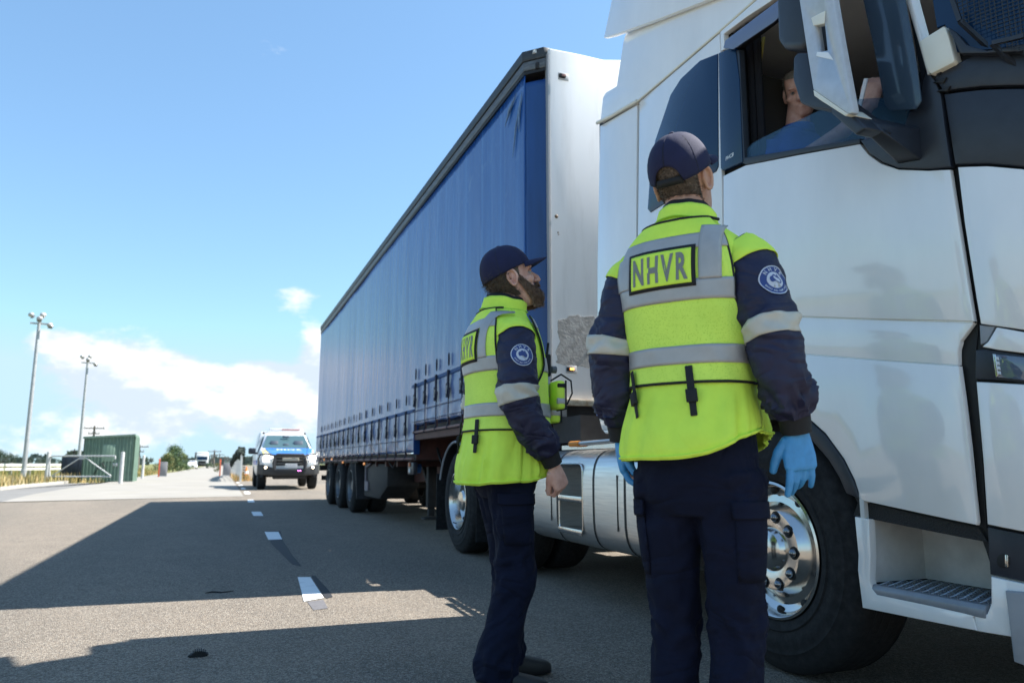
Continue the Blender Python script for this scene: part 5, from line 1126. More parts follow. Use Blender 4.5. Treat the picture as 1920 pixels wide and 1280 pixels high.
M_navy = mat('navy_cloth', (.011,.012,.045), .62, var=.2, vscale=14, bump=.12, bscale=420, crease=.55, cscale=7, cst=(.8,.8,1.5))
M_trou = mat('navy_trouser', (.0042,.0066,.022), .9, spec=.25, var=.25, vscale=10, bump=.15, bscale=380, crease=.5, cscale=6, cst=(.8,.8,1.3))
M_black = mat('black_webbing', (.008,.008,.010), .75, bump=.1, bscale=300)
M_capn = mat('cap_navy', (.009,.011,.050), .85, var=.15, vscale=20, bump=.10, bscale=500)
M_glove = mat('nitrile_blue', (.06,.30,.62), .42, var=.12, vscale=40, bump=.10, bscale=120)
M_boot = mat('boot_black', (.012,.012,.013), .5, bump=.1, bscale=200)
def hairm(n, c): return mat(n, c, .55, var=.3, vscale=60)

def catmull(keys, n):
    """rows of numbers -> n+1 smooth rows"""
    k = np.array(keys, float); m = len(k); out = []
    d = np.zeros(m); 
    for i in range(1, m): d[i] = d[i-1]+max(1e-4, np.linalg.norm(k[i,:3]-k[i-1,:3]))
    rows = [tuple([d[i]])+tuple(k[i]) for i in range(m)]
    return [cub(rows, d[-1]*i/n) for i in range(n+1)]
def limb(mb, keys, n=28, seg=20, wr=0.0, wf=(10, 1.6), seed=0, joints=(), flat=None, cap=True, tail=1.0):
    """tapered tube through rows (x,y,z,r[,r2]) ; wrinkles wr (m), stronger near joints (0..1 positions)"""
    rows = catmull([tuple(k)+((k[3],) if len(k) == 4 else ()) for k in keys], n); pts = [Vector(r[:3]) for r in rows]; rs = []; prev = None
    for i, p in enumerate(pts):
        t = (pts[min(i+1,n)]-pts[max(i-1,0)]).normalized()
        x = (Vector((1,0,0)) if prev is None else prev); x = x-t*x.dot(t)
        if x.length < 1e-4: x = Vector((0,1,0))
        x.normalize(); prev = x; y = t.cross(x); ring = []; u = i/n
        a = wr*(.45+sum(1.15*math.exp(-((u-j)/.10)**2) for j in joints))
        for k in range(seg):
            th = 2*pi*k/seg
            w = 0
            if a:
                w1 = nz(u*wf[0]+.9*sin(th+seed), cos(th)*wf[1]+seed*3.1, sin(th)*wf[1]); w = a*(1-2.2*abs(w1))
                w += a*.7*nz(u*wf[0]*.5, cos(th)*1.2+seed, sin(th)*1.2+9)
            ring.append(p+x*((rows[i][3]+w)*cos(th))+y*((rows[i][4]+w)*sin(th)))
        rs.append(ring)
    mb.rings(rs, cap); return rs
class Torso:
    def __init__(s, keys, n=2.5, seed=0, wr=.006, tilt=None): s.k = keys; s.n = n; s.seed = seed; s.wr = wr
    def row(s, z): return cub(s.k, z)
    def P(s, th, z, off=0.0, wr=1.0):
        cx, cy, a, bf, bb = s.row(z); c, sn = cos(th), sin(th); e = 2/s.n
        b = bf if sn > 0 else bb
        w = s.wr*wr*((1-2.4*abs(nz(z*7+1.2*th, cos(th)*1.4+s.seed, sn*1.4)))*.7+.8*nz(z*4, th*1.3, s.seed+5)) if wr else 0
        ztop = max(0, min(1, (z-s.k[-1][0]+.16)/.12))
        fx = math.copysign(abs(c)**e, c); fy = math.copysign(abs(sn)**e, sn)
        return Vector((cx+(a+off+w)*fx, cy+(b+off+w)*fy, z+off*ztop*.9))
    def back(s, x, z, off=0.0, front=False, wr=1.0):
        cx, cy, a, bf, bb = s.row(z); t = max(-1, min(1, (x-cx)/a)); c = math.copysign(abs(t)**(s.n/2), t); th = math.acos(max(-1, min(1, c)))
        return s.P(th if front else -th, z, off, wr)
def strands(mb, pts, L0, L1, w, seed, droop=.5, curl=.25, dirf=None):
    r = random.Random(seed)
    for p, nrm in pts:
        l = lerp(L0, L1, r.random()); d = (nrm+Vector((r.gauss(0,.35), r.gauss(0,.35), r.gauss(0,.35)))).normalized() if dirf is None else dirf(p, nrm, r)
        s = d.cross(Vector((r.gauss(0,1), r.gauss(0,1), r.gauss(0,1)))).normalized()*w; q = p.copy(); prev = None; row = []
        for k in range(4):
            row.append((q-s*(1-k/3.2), q+s*(1-k/3.2))); d = (d+Vector((r.gauss(0,curl), r.gauss(0,curl), r.gauss(0,curl)-droop*.35))).normalized(); q = q+d*(l/3)
        vs = [v for a in row for v in a]; mb.add(vs, [(0,1,3,2),(2,3,5,4),(4,5,7,6)])
# ---- head in its own frame: +Y face, +Z up
HK = [(-.128,.022,.080,.030),(-.118,.038,.096,.010),(-.095,.051,.101,-.020),(-.065,.060,.099,-.048),(-.035,.067,.095,-.072),(0,.071,.090,-.086),(.03,.075,.097,-.095),(.06,.076,.092,-.097),(.085,.069,.076,-.087),(.105,.049,.048,-.060),(.117,.012,.010,-.020)]
def headP(th, z, off=0.0):
    hw, yf, yb = cub(HK, z); cy = (yf+yb)/2; b = (yf-yb)/2; c, s = cos(th), sin(th); e = 2/2.3
    return Vector(((hw+off)*math.copysign(abs(c)**e, c), cy+(b+off)*math.copysign(abs(s)**e, s), z))
def head_geo(mb, T_, nose=1.0):
    tmp = MB(); rs = []
    for i in range(29):
        z = lerp(-.128, .117, i/28); rs.append([headP(2*pi*k/32, z) for k in range(32)])
    tmp.rings(rs)
    tmp.tube([(0,.088,.022),(0,.104,.0),(0,.120*nose,-.022),(0,.124*nose,-.031),(0,.110,-.040)], [.008,.0095,.012,.0135,.008], 10)
    for sx in (-1, 1):
        tmp.sphere((sx*.012,.108,-.034), (.009,.012,.009), 10, 8)
        tmp.sphere((sx*.030,.089,.024), (.026,.012,.008), 12, 8)           # brow
        tmp.sphere((sx*.045,.072,-.025), (.022,.020,.020), 12, 8)          # cheek
        ring = []
        for k in range(14):
            a = 2*pi*k/14; ring.append((sx*(.078+.010*max(0, -cos(a)*.6+.4)), -.012-.019*cos(a)*(1 if sin(a) > -.3 else .75), -.008+.033*sin(a)))
        tmp.tube(ring+[ring[0]], .0062, 7, cap=False)
        tmp.sphere((sx*.074,-.006,-.006), (.006,.013,.024), 10, 8); tmp.sphere((sx*.076,-.004,-.036), (.006,.009,.009), 8, 6)
    tmp.sphere((0,.096,-.066), (.024,.010,.006), 12, 8); tmp.sphere((0,.094,-.078), (.021,.011,.0065), 12, 8); tmp.sphere((0,.086,-.108), (.022,.020,.018), 12, 8)
    mb.add([T_ @ Vector(v) for v in tmp.v], tmp.f)
def face_parts(parent, T_):
    for sx in (-1, 1):
        mb = MB(); mb.sphere((sx*.031,.0815,.002), .0118, 12, 8); mb.v = [T_ @ Vector(v) for v in mb.v]; e = mb.build('eye', mat('eye_white', (.33,.30,.28), .35), parent)
        mb = MB(); mb.sphere((sx*.031,.0910,.003), (.0055,.0035,.0055), 10, 6); mb.v = [T_ @ Vector(v) for v in mb.v]; mb.build('iris', mat('iris', (.03,.035,.04), .1), e)
        mb = MB(); mb.tube([(sx*.018,.0925,.008), (sx*.031,.0950,.0120), (sx*.044,.086,.007)], .0045, 6); mb.v = [T_ @ Vector(v) for v in mb.v]; mb.build('eyelid', M_skin, e)
def cap_parts(parent, T_, arch=True, badge=False, seed=0):
    C0 = Vector((0, 0, .028)); rx, ry, rz = .089, .109, .112
    def ps0(ph):
        f = sin(ph); base = lerp(-.22, .17, (f+1)/2)                 # lower at the back
        if arch:
            d = (ph+pi/2)
            while d > pi: d -= 2*pi
            if abs(d) < .48: base += .48*sqrt(max(0, 1-(d/.48)**2))
        return base
    def fn(u, v):
        ph = 2*pi*u-pi/2; a = lerp(ps0(ph), pi/2, v); cr = cos(a)**.82
        sq = 1+.012*nz(ph*2, v*3, seed)+.006*cos(6*ph)*cos(a)
        return T_ @ (C0+Vector((rx*cos(ph)*cr*sq, ry*sin(ph)*cr*sq-.002, rz*sin(a)*sq)))
    mb = MB(); mb.grid(fn, 96, 18); cap = mb.build('cap', M_capn, parent, smooth=70, recalc=False, thick=.004)
    # peak
    def br(u, v):
        x = lerp(-1, 1, u); ph = pi/2-x*1.02; cr = cos(ps0(ph))**.82; base = C0+Vector((rx*cos(ph)*cr*1.01, ry*sin(ph)*cr*1.01, rz*sin(ps0(ph))+.004)); ext = .078*(1-abs(x)**2.6)**.55
        return T_ @ (base+Vector((cos(ph)*ext*.25*v, ext*v, -.010*v*v*1.0-.016*v*(x*x)+.006*v)))
    mb = MB(); mb.grid(br, 32, 8); mb.build('peak', M_capn, cap, smooth=70, recalc=False, thick=.005)
    mb = MB(); mb.sphere(C0+Vector((0,-.002,rz+.002)), (.009,.009,.005), 10, 6); mb.v = [T_ @ Vector(v) for v in mb.v]; mb.build('cap_button', M_capn, cap)
    mb = MB()
    for k in range(6):
        ph = pi/6+k*pi/3; pts = [fn((ph+pi/2)/(2*pi) % 1.0, v/10)+(T_.to_3x3() @ Vector((cos(ph),sin(ph),.3)))*.0018 for v in range(11)]; mb.tube(pts, .0010, 4)
    mb.build('cap_seam', M_black, cap)
    if arch:
        pts = [T_ @ (C0+Vector((rx*cos(-pi/2+d)*.985, ry*sin(-pi/2+d)*.985, rz*sin(-.21)+.006))) for d in np.linspace(-.5,.5,11)]
        mb = MB(); R3 = T_.to_3x3(); upv = R3 @ Vector((0,0,1)); mb.rings([[p-upv*.011 for p in pts], [p+upv*.011 for p in pts]], closed=False); mb.build('cap_strap', M_black, cap, thick=.004, recalc=False)
    if badge:
        mb = MB(); mb.grid(lambda u, v: fn((lerp(-.09,.09,u)+.5) % 1, lerp(.30,.62,v))+(T_.to_3x3() @ Vector((0,1,.5)))*.003, 8, 6); mb.build('cap_badge', mat('cap_badge', (.45,.47,.55), .6), cap, recalc=False)
    return cap
def hand_geo(mb, M, curl=(.4,.5,.3), spread=.06, sc=1.0, fat=1.0, thumb=.5, per=None, tw=1):
    """hand frame: +Z towards finger tips, +X thumb side (tw=1) , -Y palm"""
    t = MB(); rs = []
    for z, hx, hy, cx in ((-.02,.026,.020,0),(0,.027,.019,0),(.03,.036,.018,.002),(.06,.041,.016,.001),(.088,.041,.013,0),(.096,.036,.010,0)):
        rs.append([(cx+hx*fat*math.copysign(abs(cos(a))**.8, cos(a)), hy*fat*math.copysign(abs(sin(a))**.8, sin(a)), z) for a in [2*pi*k/18 for k in range(18)]])
    t.rings(rs)
    for i, (x, ln, rad) in enumerate(((.030,.072,.0092),(.0105,.080,.0094),(-.010,.074,.0090),(-.029,.058,.0080))):
        p = Vector((x,0,.088)); c = per[i] if per else curl; ang = 0; sp = (x)/.03*spread; pts = [p-Vector((0,0,.02)), p]; rd = [rad*fat*.9, rad*fat]
        for j, fr in enumerate((.45,.32,.25)):
            ang += c[j]; d = Vector((sin(sp)*cos(ang), -sin(ang), cos(ang)*cos(sp))); p = p+d*(ln*fr); pts.append(p.copy()); rd.append(rad*fat*(1.0,.92,.80)[j]*(1.03 if j == 0 else 1))
        pts.append(p+d*.004); rd.append(rad*fat*.45); t.tube(pts, rd, 10)
    a = Vector((.026,-.004,.018)); b = a+Vector((.026*thumb+.006,-.014,.030)); c_ = b+Vector((.012*thumb,-.012,.028)); d = c_+Vector((.002,-.010,.022))
    t.tube([a, b, c_, d, d+(d-c_)*.2], [.015*fat,.0125*fat,.0108*fat,.0088*fat,.004*fat], 10)
    mb.add([M @ (Vector((v[0]*tw, v[1], v[2]))*sc) for v in t.v], t.f)
def frame_from(o, zdir, ydir):
    z = Vector(zdir).normalized(); y = Vector(ydir); y = (y-z*y.dot(z)).normalized(); x = y.cross(z); return Matrix.Translation(Vector(o)) @ Matrix((x,y,z)).transposed().to_4x4()
def badge_round(parent, c, nrm, up, r, bvh=None):
    """sleeve badge: blue disc, white rings, silhouette and lettering"""
    nrm = Vector(nrm).normalized(); up = (Vector(up)-nrm*Vector(up).dot(nrm)).normalized(); rt = up.cross(nrm); c = Vector(c)
    def Q(x, y, o):
        p = c+rt*x+up*y
        if bvh:
            h = bvh.ray_cast(p+nrm*.12, -nrm)
            if h[0] is not None: return h[0]+nrm*(o+.0005)
        return p+nrm*(o-(x*x)*3.2-(y*y)*.3)
    def disc(r0, r1, o, name, m, p, n=36):
        mb = MB(); rs = [[Q(rr*cos(2*pi*k/n), rr*sin(2*pi*k/n), o) for k in range(n)] for rr in np.linspace(max(r0, .0005), r1, 5)]; mb.rings(rs, cap=False); return mb.build(name, m, p, smooth=60, recalc=False)
    MBl = mat('badge_blue', (.03,.06,.22), .6); MWh = mat('badge_white', (.55,.58,.66), .6)
    b = disc(0, r, .0020, 'sleeve_badge', MBl, parent); disc(r*.93, r, .0026, 'badge_ring', MWh, b); disc(r*.0, r*.56, .0026, 'badge_centre', MWh, b)
    aus = [(-.40,.10),(-.34,.22),(-.18,.28),(-.08,.40),(.06,.36),(.12,.26),(.2,.44),(.28,.22),(.42,.02),(.40,-.16),(.28,-.26),(.10,-.18),(-.06,-.10),(-.26,-.16),(-.36,-.10)]
    mb = MB(); mb.add([Q(x*r, y*r, .0032) for x, y in aus], [tuple(range(len(aus)))]); mb.build('badge_map', MBl, b, smooth=0, recalc=False)
    mb = MB(); mb.add([Q(x*r, y*r, .0032) for x, y in ((-.10,-.20),(.02,-.08),(.16,-.2),(.30,-.50),(-.25,-.50))], [(0,1,2,3,4)]); mb.build('badge_road', mat('badge_road', (.35,.36,.36), .6), b, smooth=0, recalc=False)
    def arc(txt, size, rad, a0, a1, flip=False):
        mb = MB(); n = len(txt)
        for i, ch in enumerate(txt):
            if ch == ' ': continue
            a = lerp(a0, a1, i/(n-1)); vs, fs = text_geo(ch, size, size*.02); ro = (a-pi/2) if not flip else (a+pi/2)
            mb.add([Q(rad*cos(a)+v.x*cos(ro)-v.y*sin(ro), rad*sin(a)+v.x*sin(ro)+v.y*cos(ro), .0030) for v in vs], fs)
        return mb.build('badge_lettering', MWh, b, smooth=0, recalc=False)
    arc('NHVR', r*.34, r*.74, radians(138), radians(42)); arc('SAFETY AND COMPLIANCE', r*.16, r*.76, radians(205), radians(335), True)
def boot(mb, ank, toe, h=.13):
    a = Vector(ank); t = Vector(toe); d = (t-a); d.z = 0; d.normalize(); s = Vector((-d.y, d.x, 0)); rs = []
    for u, w, z1 in ((-.075,.030,.09),(-.06,.038,.12),(0,.044,.13),(.05,.045,.105),(.10,.047,.085),(.16,.050,.070),(.205,.040,.058),(.225,.018,.035)):
        c = a+d*u; rs.append([Vector((c.x,c.y,0))+s*(w*math.copysign(abs(cos(q))**.7, cos(q)))+Vector((0,0,max(.003, z1*(.5+.5*math.copysign(abs(sin(q))**.7, sin(q)))))) for q in [2*pi*k/18 for k in range(18)]])
    mb.rings(rs)

def officer(name, loc, rz, label, spec):
    E = empty(name, (*loc, 0), rz, label=label, cat='person')
    T_ = Torso(spec['torso'], 2.5, spec['seed'], .0055)
    zh, zw = spec['hem'], spec['waist']; ztop = spec['torso'][-1][0]
    HM = Matrix.Translation(Vector(spec['head'])) @ Matrix.Scale(spec.get('hs', 1.0), 4) @ Matrix.Rotation(spec['turn'], 4, 'Z') @ Matrix.Rotation(spec['roll'], 4, 'Y') @ Matrix.Rotation(spec['pitch'], 4, 'X')
    # ---------- body: one continuous skin
    mb = MB(); head_geo(mb, HM, spec.get('nose', 1.0))
    nb = Vector(spec['neck']); nt_ = HM @ Vector((0,-.028,-.075)); mb.tube([nb-Vector((0,0,.06)), nb, (nb+nt_)/2, nt_, HM @ Vector((0,-.02,-.02))], [.075,.062,.058,.057,.05], 18)
    rs = []
    for i in range(12):
        z = lerp(1.0, ztop-.03, i/11); rs.append([T_.P(2*pi*k/20, z, -.035, 0) for k in range(20)])
    mb.rings(rs)
    for side in ('R', 'L'):
        A = spec['arm'+side]; limb(mb, [(*p, max(.028, r-.016)) for p, r in A], 18, 12)
        hm = frame_from(A[-1][0], spec['hand'+side]['z'], spec['hand'+side]['y']); hs = spec['hand'+side]
        hand_geo(mb, hm, per=hs.get('per'), curl=hs['curl'], thumb=hs.get('thumb', .5), spread=hs.get('spread', .06), tw=hs['tw'], sc=(.92 if spec['gloves'] else 1.03), fat=(.80 if spec['gloves'] else 1.06))
        Lg = spec['leg'+side]; limb(mb, [(*p, max(.03, r-.03)) for p, r in Lg], 16, 12)
    body = mb.build('body', spec['skin'], E, smooth=0); remesh(body, .0036, 2, .5)
    face_parts(body, HM)
    # ---------- hair
    for nm, fn in spec['hair'](HM, body): pass
    cap_parts(body, HM, spec['arch'], spec.get('capbadge', False), spec['seed'])
    # ---------- trousers
    mb = MB(); rs = []
    for z, a, bf, bb in ((1.06,.160,.115,.115),(1.0,.165,.118,.122),(.93,.170,.118,.130),(.86,.172,.115,.126),(.80,.165,.108,.112),(.76,.13,.09,.09)):
        hc = (Vector(spec['legR'][0][0])+Vector(spec['legL'][0][0]))/2; rs.append([Vector((hc.x+a*math.copysign(abs(cos(q))**.85, cos(q)), hc.y+(bf if sin(q) > 0 else bb)*sin(q), z)) for q in [2*pi*k/32 for k in range(32)]])
    mb.rings(rs)
    for side in ('R', 'L'): limb(mb, [(*p, r) for p, r in spec['leg'+side]], 72, 32, wr=.0100, wf=(12,1.6), seed=spec['seed']+(3 if side == 'R' else 0), joints=(.50,.93,.04))
    tr = mb.build('trousers', M_trou, body, smooth=0); remesh(tr, .0058, 1, .5)
    for side in ('R', 'L'):      # cargo pockets
        sx = 1 if side == 'R' else -1; Lg = spec['leg'+side]; a, b = Vector(Lg[0][0]), Vector(Lg[2][0]); ra = Lg[1][1]
        rws = catmull([(*p, r) for p, r in Lg], 40)
        def lp(u, th, off):
            r = rws[int(u*40)]; return Vector((r[0]+(r[3]+off)*cos(th)*sx, r[1]+(r[3]+off)*sin(th), r[2]))
        t0 = spec.get('pocket', -.35)
        mb = MB(); mb.grid(lambda u, v: lp(lerp(.12,.36,v), t0+lerp(-.75,.75,u), .005+.006*sin(pi*u)**.5*sin(pi*v)**.4), 14, 16); pk = mb.build('cargo_pocket', M_trou, tr, smooth=60, recalc=False, thick=.004)
        mb = MB(); mb.grid(lambda u, v: lp(lerp(.10,.17,v), t0+lerp(-.82,.82,u), .013+.003*v), 14, 5); mb.build('pocket_flap', M_trou, pk, smooth=60, recalc=False, thick=.005)
    for side in ('R', 'L'):
        mb = MB(); boot(mb, spec['leg'+side][-1][0], Vector(spec['leg'+side][-1][0])+Vector(spec['toe'+side])); bo = mb.build('boot', M_boot, body, smooth=50, subs=1)
        mb = MB(); a = Vector(spec['leg'+side][-1][0]); 
    # ---------- jacket: yellow torso, navy sleeves
    hf = spec.get('hemf', lambda th: 0.0)
    def fold(th, z): 
        t = max(0, min(1, (zw-z)/.14)); return t*(.016*nz(cos(th)*3.2+z*1.5, sin(th)*3.2, spec['seed'])+.011*(1-2.5*abs(nz(cos(th)*4.1-z*3, sin(th)*4.1+7, spec['seed']+1))))
    def jz(th, v): return lerp(zh+hf(th), ztop, v)
    mb = MB(); mb.grid(lambda u, v: T_.P(2*pi*u, jz(2*pi*u, v), fold(2*pi*u, jz(2*pi*u, v))+(.0 if v > .02 else -.004)), 120, 64); jk = mb.build('jacket', M_yel, body, smooth=70, recalc=False, thick=.004)
    mb = MB(); mb.tube([T_.P(2*pi*k/72, jz(2*pi*k/72, 0.012), .002+fold(2*pi*k/72, jz(2*pi*k/72, .012))) for k in range(73)], .0035, 5, cap=False); mb.build('hem_seam', M_yel, jk)
    for side in ('R', 'L'):
        A = spec['arm'+side]; sx = 1 if side == 'R' else -1
        mb = MB(); rs = limb(mb, [(*p, r) for p, r in A[:-1]], 80, 36, wr=.0105, wf=(13,1.7), seed=spec['seed']+(1 if side == 'R' else 7), joints=(.52,.9)); sl_ = mb.build('sleeve', M_navy, jk, smooth=70)
        n = len(rs); idx = spec['tape'+side]
        def around(i0, i1, off, name, m, par_, sel=None):
            m2 = MB(); rr = []
            for i in range(i0, i1+1):
                c = sum((Vector(p) for p in rs[i]), Vector())/len(rs[i]); rr.append([c+(Vector(p)-c)*(1+off/max(.02, (Vector(p)-c).length)) for p in rs[i]])
            m2.rings(rr, cap=False); return m2.build(name, m, par_, smooth=70, recalc=False, thick=.002)
        around(idx[0], idx[1], .0020, 'sleeve_tape', M_tapeW, sl_)
        around(1, spec['capR' if side == 'R' else 'capL'], .0045, 'shoulder_panel', M_yel, sl_)
        # knit cuff
        p0, r0 = A[-2]; p1, r1 = A[-1]; p0 = Vector(p0); p1 = Vector(p1); d = (p1-p0).normalized()
        mb = MB(); limb(mb, [(*(p0-d*.012), .043),(*(p0+d*.015), .041),(*(p0+d*.05), .0385)], 10, 24, wr=.0012, wf=(3,5)); mb.build('cuff', M_black, sl_, smooth=60)
        if spec['gloves']:
            hs = spec['hand'+side]; hm = frame_from(A[-1][0], hs['z'], hs['y']); mb = MB(); hand_geo(mb, hm, per=hs.get('per'), curl=hs['curl'], thumb=hs.get('thumb', .5), spread=hs.get('spread', .06), tw=hs['tw'], fat=1.10, sc=1.03)
            gl = mb.build('glove', M_glove, body, smooth=0); remesh(gl, .0028, 2, .5)
            mb = MB(); mb.v = []; pts = [hm @ Vector((.031*cos(a), .024*sin(a), -.018+.003*sin(3*a))) for a in [2*pi*k/24 for k in range(25)]]; mb.tube(pts, .0024, 6, cap=False); mb.build('glove_cuff', M_glove, gl)
        bd = spec.get('badge'+side)
        if bd:
            i = bd[0]; c = sum((Vector(p) for p in rs[i]), Vector())/len(rs[i]); nd = Vector(bd[1]).normalized(); best = max((Vector(p) for p in rs[i]), key=lambda p: (p-c).dot(nd)); up = (sum((Vector(p) for p in rs[i-3]), Vector())-sum((Vector(p) for p in rs[i+3]), Vector()))
            from mathutils.bvhtree import BVHTree; m3 = MB(); m3.rings(rs); badge_round(sl_, c+nd*((best-c).dot(nd)+.002), nd, up, bd[2], BVHTree.FromPolygons([Vector(v) for v in m3.v], m3.f))
    # ---------- collar
    cz = spec['collar']; 
    def col(u, v, off, z0, z1, open_=.34):
        th = lerp(pi/2+open_, pi/2+2*pi-open_, u); r = lerp(spec['collar_r'][0], spec['collar_r'][1], v)+off; cy = lerp(nb.y, nb.y+spec.get('collar_dy', .01), v); return Vector((nb.x+r*1.05*cos(th), cy+r*1.12*sin(th), lerp(z0, z1, v)+.010*nz(th*1.5, v)-.012*sin(th)*v+spec.get('collar_tilt', 0)*cos(th)))
    mb = MB(); mb.grid(lambda u, v: col(u, v, .0, cz[0], cz[1]), 48, 8); co = mb.build('collar', M_yel, jk, smooth=70, recalc=False, thick=.008)
    mb = MB(); mb.grid(lambda u, v: col(u, v, -.010, cz[0], cz[1]+.016, .28), 48, 8); mb.build('inner_collar', M_black, co, smooth=70, recalc=False, thick=.005)
    mb = MB(); mb.tube([col(k/48, .42, .007, cz[0], cz[1]) for k in range(49)], .003, 5); mb.build('collar_fold', mat('hivis_fold', (.36,.62,.02), .8), co)
    # ---------- vest
    def arm(z):      # half angle left free for the arm
        if z < spec['pit']: return 0.0
        t = (z-spec['pit'])/(ztop-spec['pit']); return spec['armw']*min(1, (t/.30))**.5*(1+.12*t)
    V_off = .008
    def vb(u, v):    # back panel
        z = lerp(zw, ztop-.012, v); a = arm(z); th = lerp(-pi+a, -a, u); return T_.P(th, z, V_off, .8)
    def vf(u, v):
        z = lerp(zw, ztop-.045, v); a = arm(z); nk = .10+.45*max(0, (v-.55)/.45); return T_.P(lerp(a, pi/2-nk, u), z, V_off+.004, .8)
    def vf2(u, v): 
        z = lerp(zw, ztop-.045, v); a = arm(z); nk = .10+.45*max(0, (v-.55)/.45); return T_.P(lerp(pi-a, pi/2+nk, u), z, V_off+.004, .8)
    mb = MB(); mb.grid(vb, 56, 60); mb.grid(vf, 24, 50); mb.grid(vf2, 24, 50); ve = mb.build('vest', M_mesh, body, smooth=70, recalc=False, thick=.003)
    PR = .0042
    mb = MB(); pts = [vb(k/56, 0) for k in range(57)]+[vf(k/24, 0) for k in range(25)]; mb.tube(pts, PR, 6); mb.tube([vf2(k/24, 0) for k in range(25)], PR, 6); mb.build('piping', M_black, ve)
    for sd in (0, 1):
        v0 = max(0, (spec['pit']-zw)/(ztop-.012-zw)); mb = MB(); mb.tube([vb(sd, lerp(v0, 1, k/40)) for k in range(41)], PR, 6); mb.tube([(vf if sd else vf2)(0, lerp(v0, 1, k/40)) for k in range(41)], PR, 6); mb.build('piping', M_black, ve)
    mb = MB(); mb.tube([T_.P(lerp(-pi+.3, -.3, k/24), ztop-.012, V_off+.002) for k in range(25)], .0045, 6); mb.build('piping', M_black, ve)
    def strip(name, z0, z1, m, off, t0=None, t1=None, zf=None, n=56):
        def f_(u, v):
            z = lerp(z0, z1, v); a = arm(z)+.01; th = lerp(-pi+a if t0 is None else t0, -a if t1 is None else t1, u); z2 = z+(zf(th) if zf else 0); return T_.P(th, z2, V_off+off, .8)
        mb = MB(); mb.grid(f_, n, 6); return mb.build(name, m, ve, smooth=70, recalc=False, thick=.0015)
    tp = spec['tapes']
    for z0, z1 in tp['h']:
        strip('back_tape', z0, z1, M_tapeR, .0035)
        if tp.get('front', True):
            for f0 in (0, 1): 
                def f_(u, v, f0=f0): z = lerp(z0, z1, v); a = arm(z)+.01; return T_.P(lerp(a, pi/2-.12, u) if f0 else lerp(pi-a, pi/2+.12, u), z, V_off+.0075, .8)
                mb = MB(); mb.grid(f_, 20, 6); mb.build('front_tape', M_tapeR, ve, smooth=70, recalc=False, thick=.0015)
    for x0, x1, z0, z1 in tp['v']:
        mb = MB(); mb.grid(lambda u, v: T_.back(lerp(x0,x1,u), lerp(z0,z1,v), V_off+.0048, wr=.8), 6, 24); mb.build('back_tape', M_tapeR, ve, smooth=70, recalc=False, thick=.0015)
    for x0, x1, z0, z1 in tp.get('vf', ()):
        mb = MB(); mb.grid(lambda u, v: T_.back(lerp(x0,x1,u), lerp(z0,z1,v), V_off+.0085, front=True, wr=.8), 6, 24); mb.build('front_tape', M_tapeR, ve, smooth=70, recalc=False, thick=.0015)
    # yoke in plain yellow above the upper tape, side panels
    mb = MB(); mb.grid(lambda u, v: T_.P(lerp(-pi+arm(lerp(tp['h'][0][1], ztop-.014, v)), -arm(lerp(tp['h'][0][1], ztop-.014, v)), u), lerp(tp['h'][0][1], ztop-.014, v), V_off+.003, .8), 40, 14); mb.build('yoke', M_yel, ve, smooth=70, recalc=False, thick=.001)
    # lettered panel
    x0, x1, z0, z1 = tp['sign']
    def sg(u, v, off): return T_.back(lerp(x0,x1,u), lerp(z0,z1,v), V_off+off, wr=.5)
    mb = MB(); mb.grid(lambda u, v: sg(u, v, .0065), 16, 12); sb = mb.build('sign_border', M_black, ve, smooth=70, recalc=False, thick=.002)
    mb = MB(); mb.grid(lambda u, v: sg(lerp(.055,.945,u), lerp(.085,.915,v), .0095), 16, 12); sp_ = mb.build('sign_field', M_yel, sb, smooth=70, recalc=False, thick=.001)
    vs, fs = text_geo('NHVR', 1.0, .032, 1.28); xs = [v.x for v in vs]; ysv = [v.y for v in vs]; X0, X1, Y0_, Y1_ = min(xs), max(xs), min(ysv), max(ysv)
    # subdivide letters so they follow the back
    me = bpy.data.meshes.new('t'); me.from_pydata([tuple(v) for v in vs], [], fs); bm = bmesh.new(); bm.from_mesh(me)
    for k in range(1, 12): bmesh.ops.bisect_plane(bm, geom=bm.verts[:]+bm.edges[:]+bm.faces[:], plane_co=(lerp(X0,X1,k/12),0,0), plane_no=(1,0,0))
    for v in bm.verts: v.co = sg(lerp(.10,.90,(v.co.x-X0)/(X1-X0)), lerp(.17,.83,(v.co.y-Y0_)/(Y1_-Y0_)), .0118)
    bm.to_mesh(me); bm.free(); me.materials.append(mat('letter_grey', (.20,.215,.20), .6)); lo = bpy.data.objects.new('sign_lettering', me); COL.objects.link(lo); lo.parent = sp_
    # buckled tabs at the lower edge
    for x, zz in spec['tabs']:
        p = T_.back(x, zw+.005, V_off+.004); q = T_.back(x+.008, zw-.055, .010); nn_ = Vector((0,-1,0)) if not spec.get('tabn') else Vector(spec['tabn'])
        mb = MB(); rot = (p-q).to_track_quat('Z','Y').to_matrix(); up_ = (p-q).normalized(); out = (p-Vector((0,0,p.z))).normalized() if False else Vector((p.x*.9, p.y, 0)).normalized(); sd = out.cross(up_).normalized()
        def tab(c, w, h, t): return [c+sd*(sx*w/2)+up_*(sz*h/2)+out*(so*t/2) for sx in (-1,1) for sz in (-1,1) for so in (-1,1)]
        for c, w, h, t in (((p+q)/2+up_*.018+out*.004, .020, .105, .004), ((p+q)/2-up_*.012+out*.009, .030, .036, .011), (q-up_*.012+out*.006, .018, .05, .004)):
            v = tab(c, w, h, t); mb.add(v, [(0,1,3,2),(4,6,7,5),(0,4,5,1),(2,3,7,6),(0,2,6,4),(1,5,7,3)])
        mb.build('buckle_tab', M_black, ve, bevel=.002)
    if spec.get('extra'): spec['extra'](E, T_, ve, V_off, body)
    return E
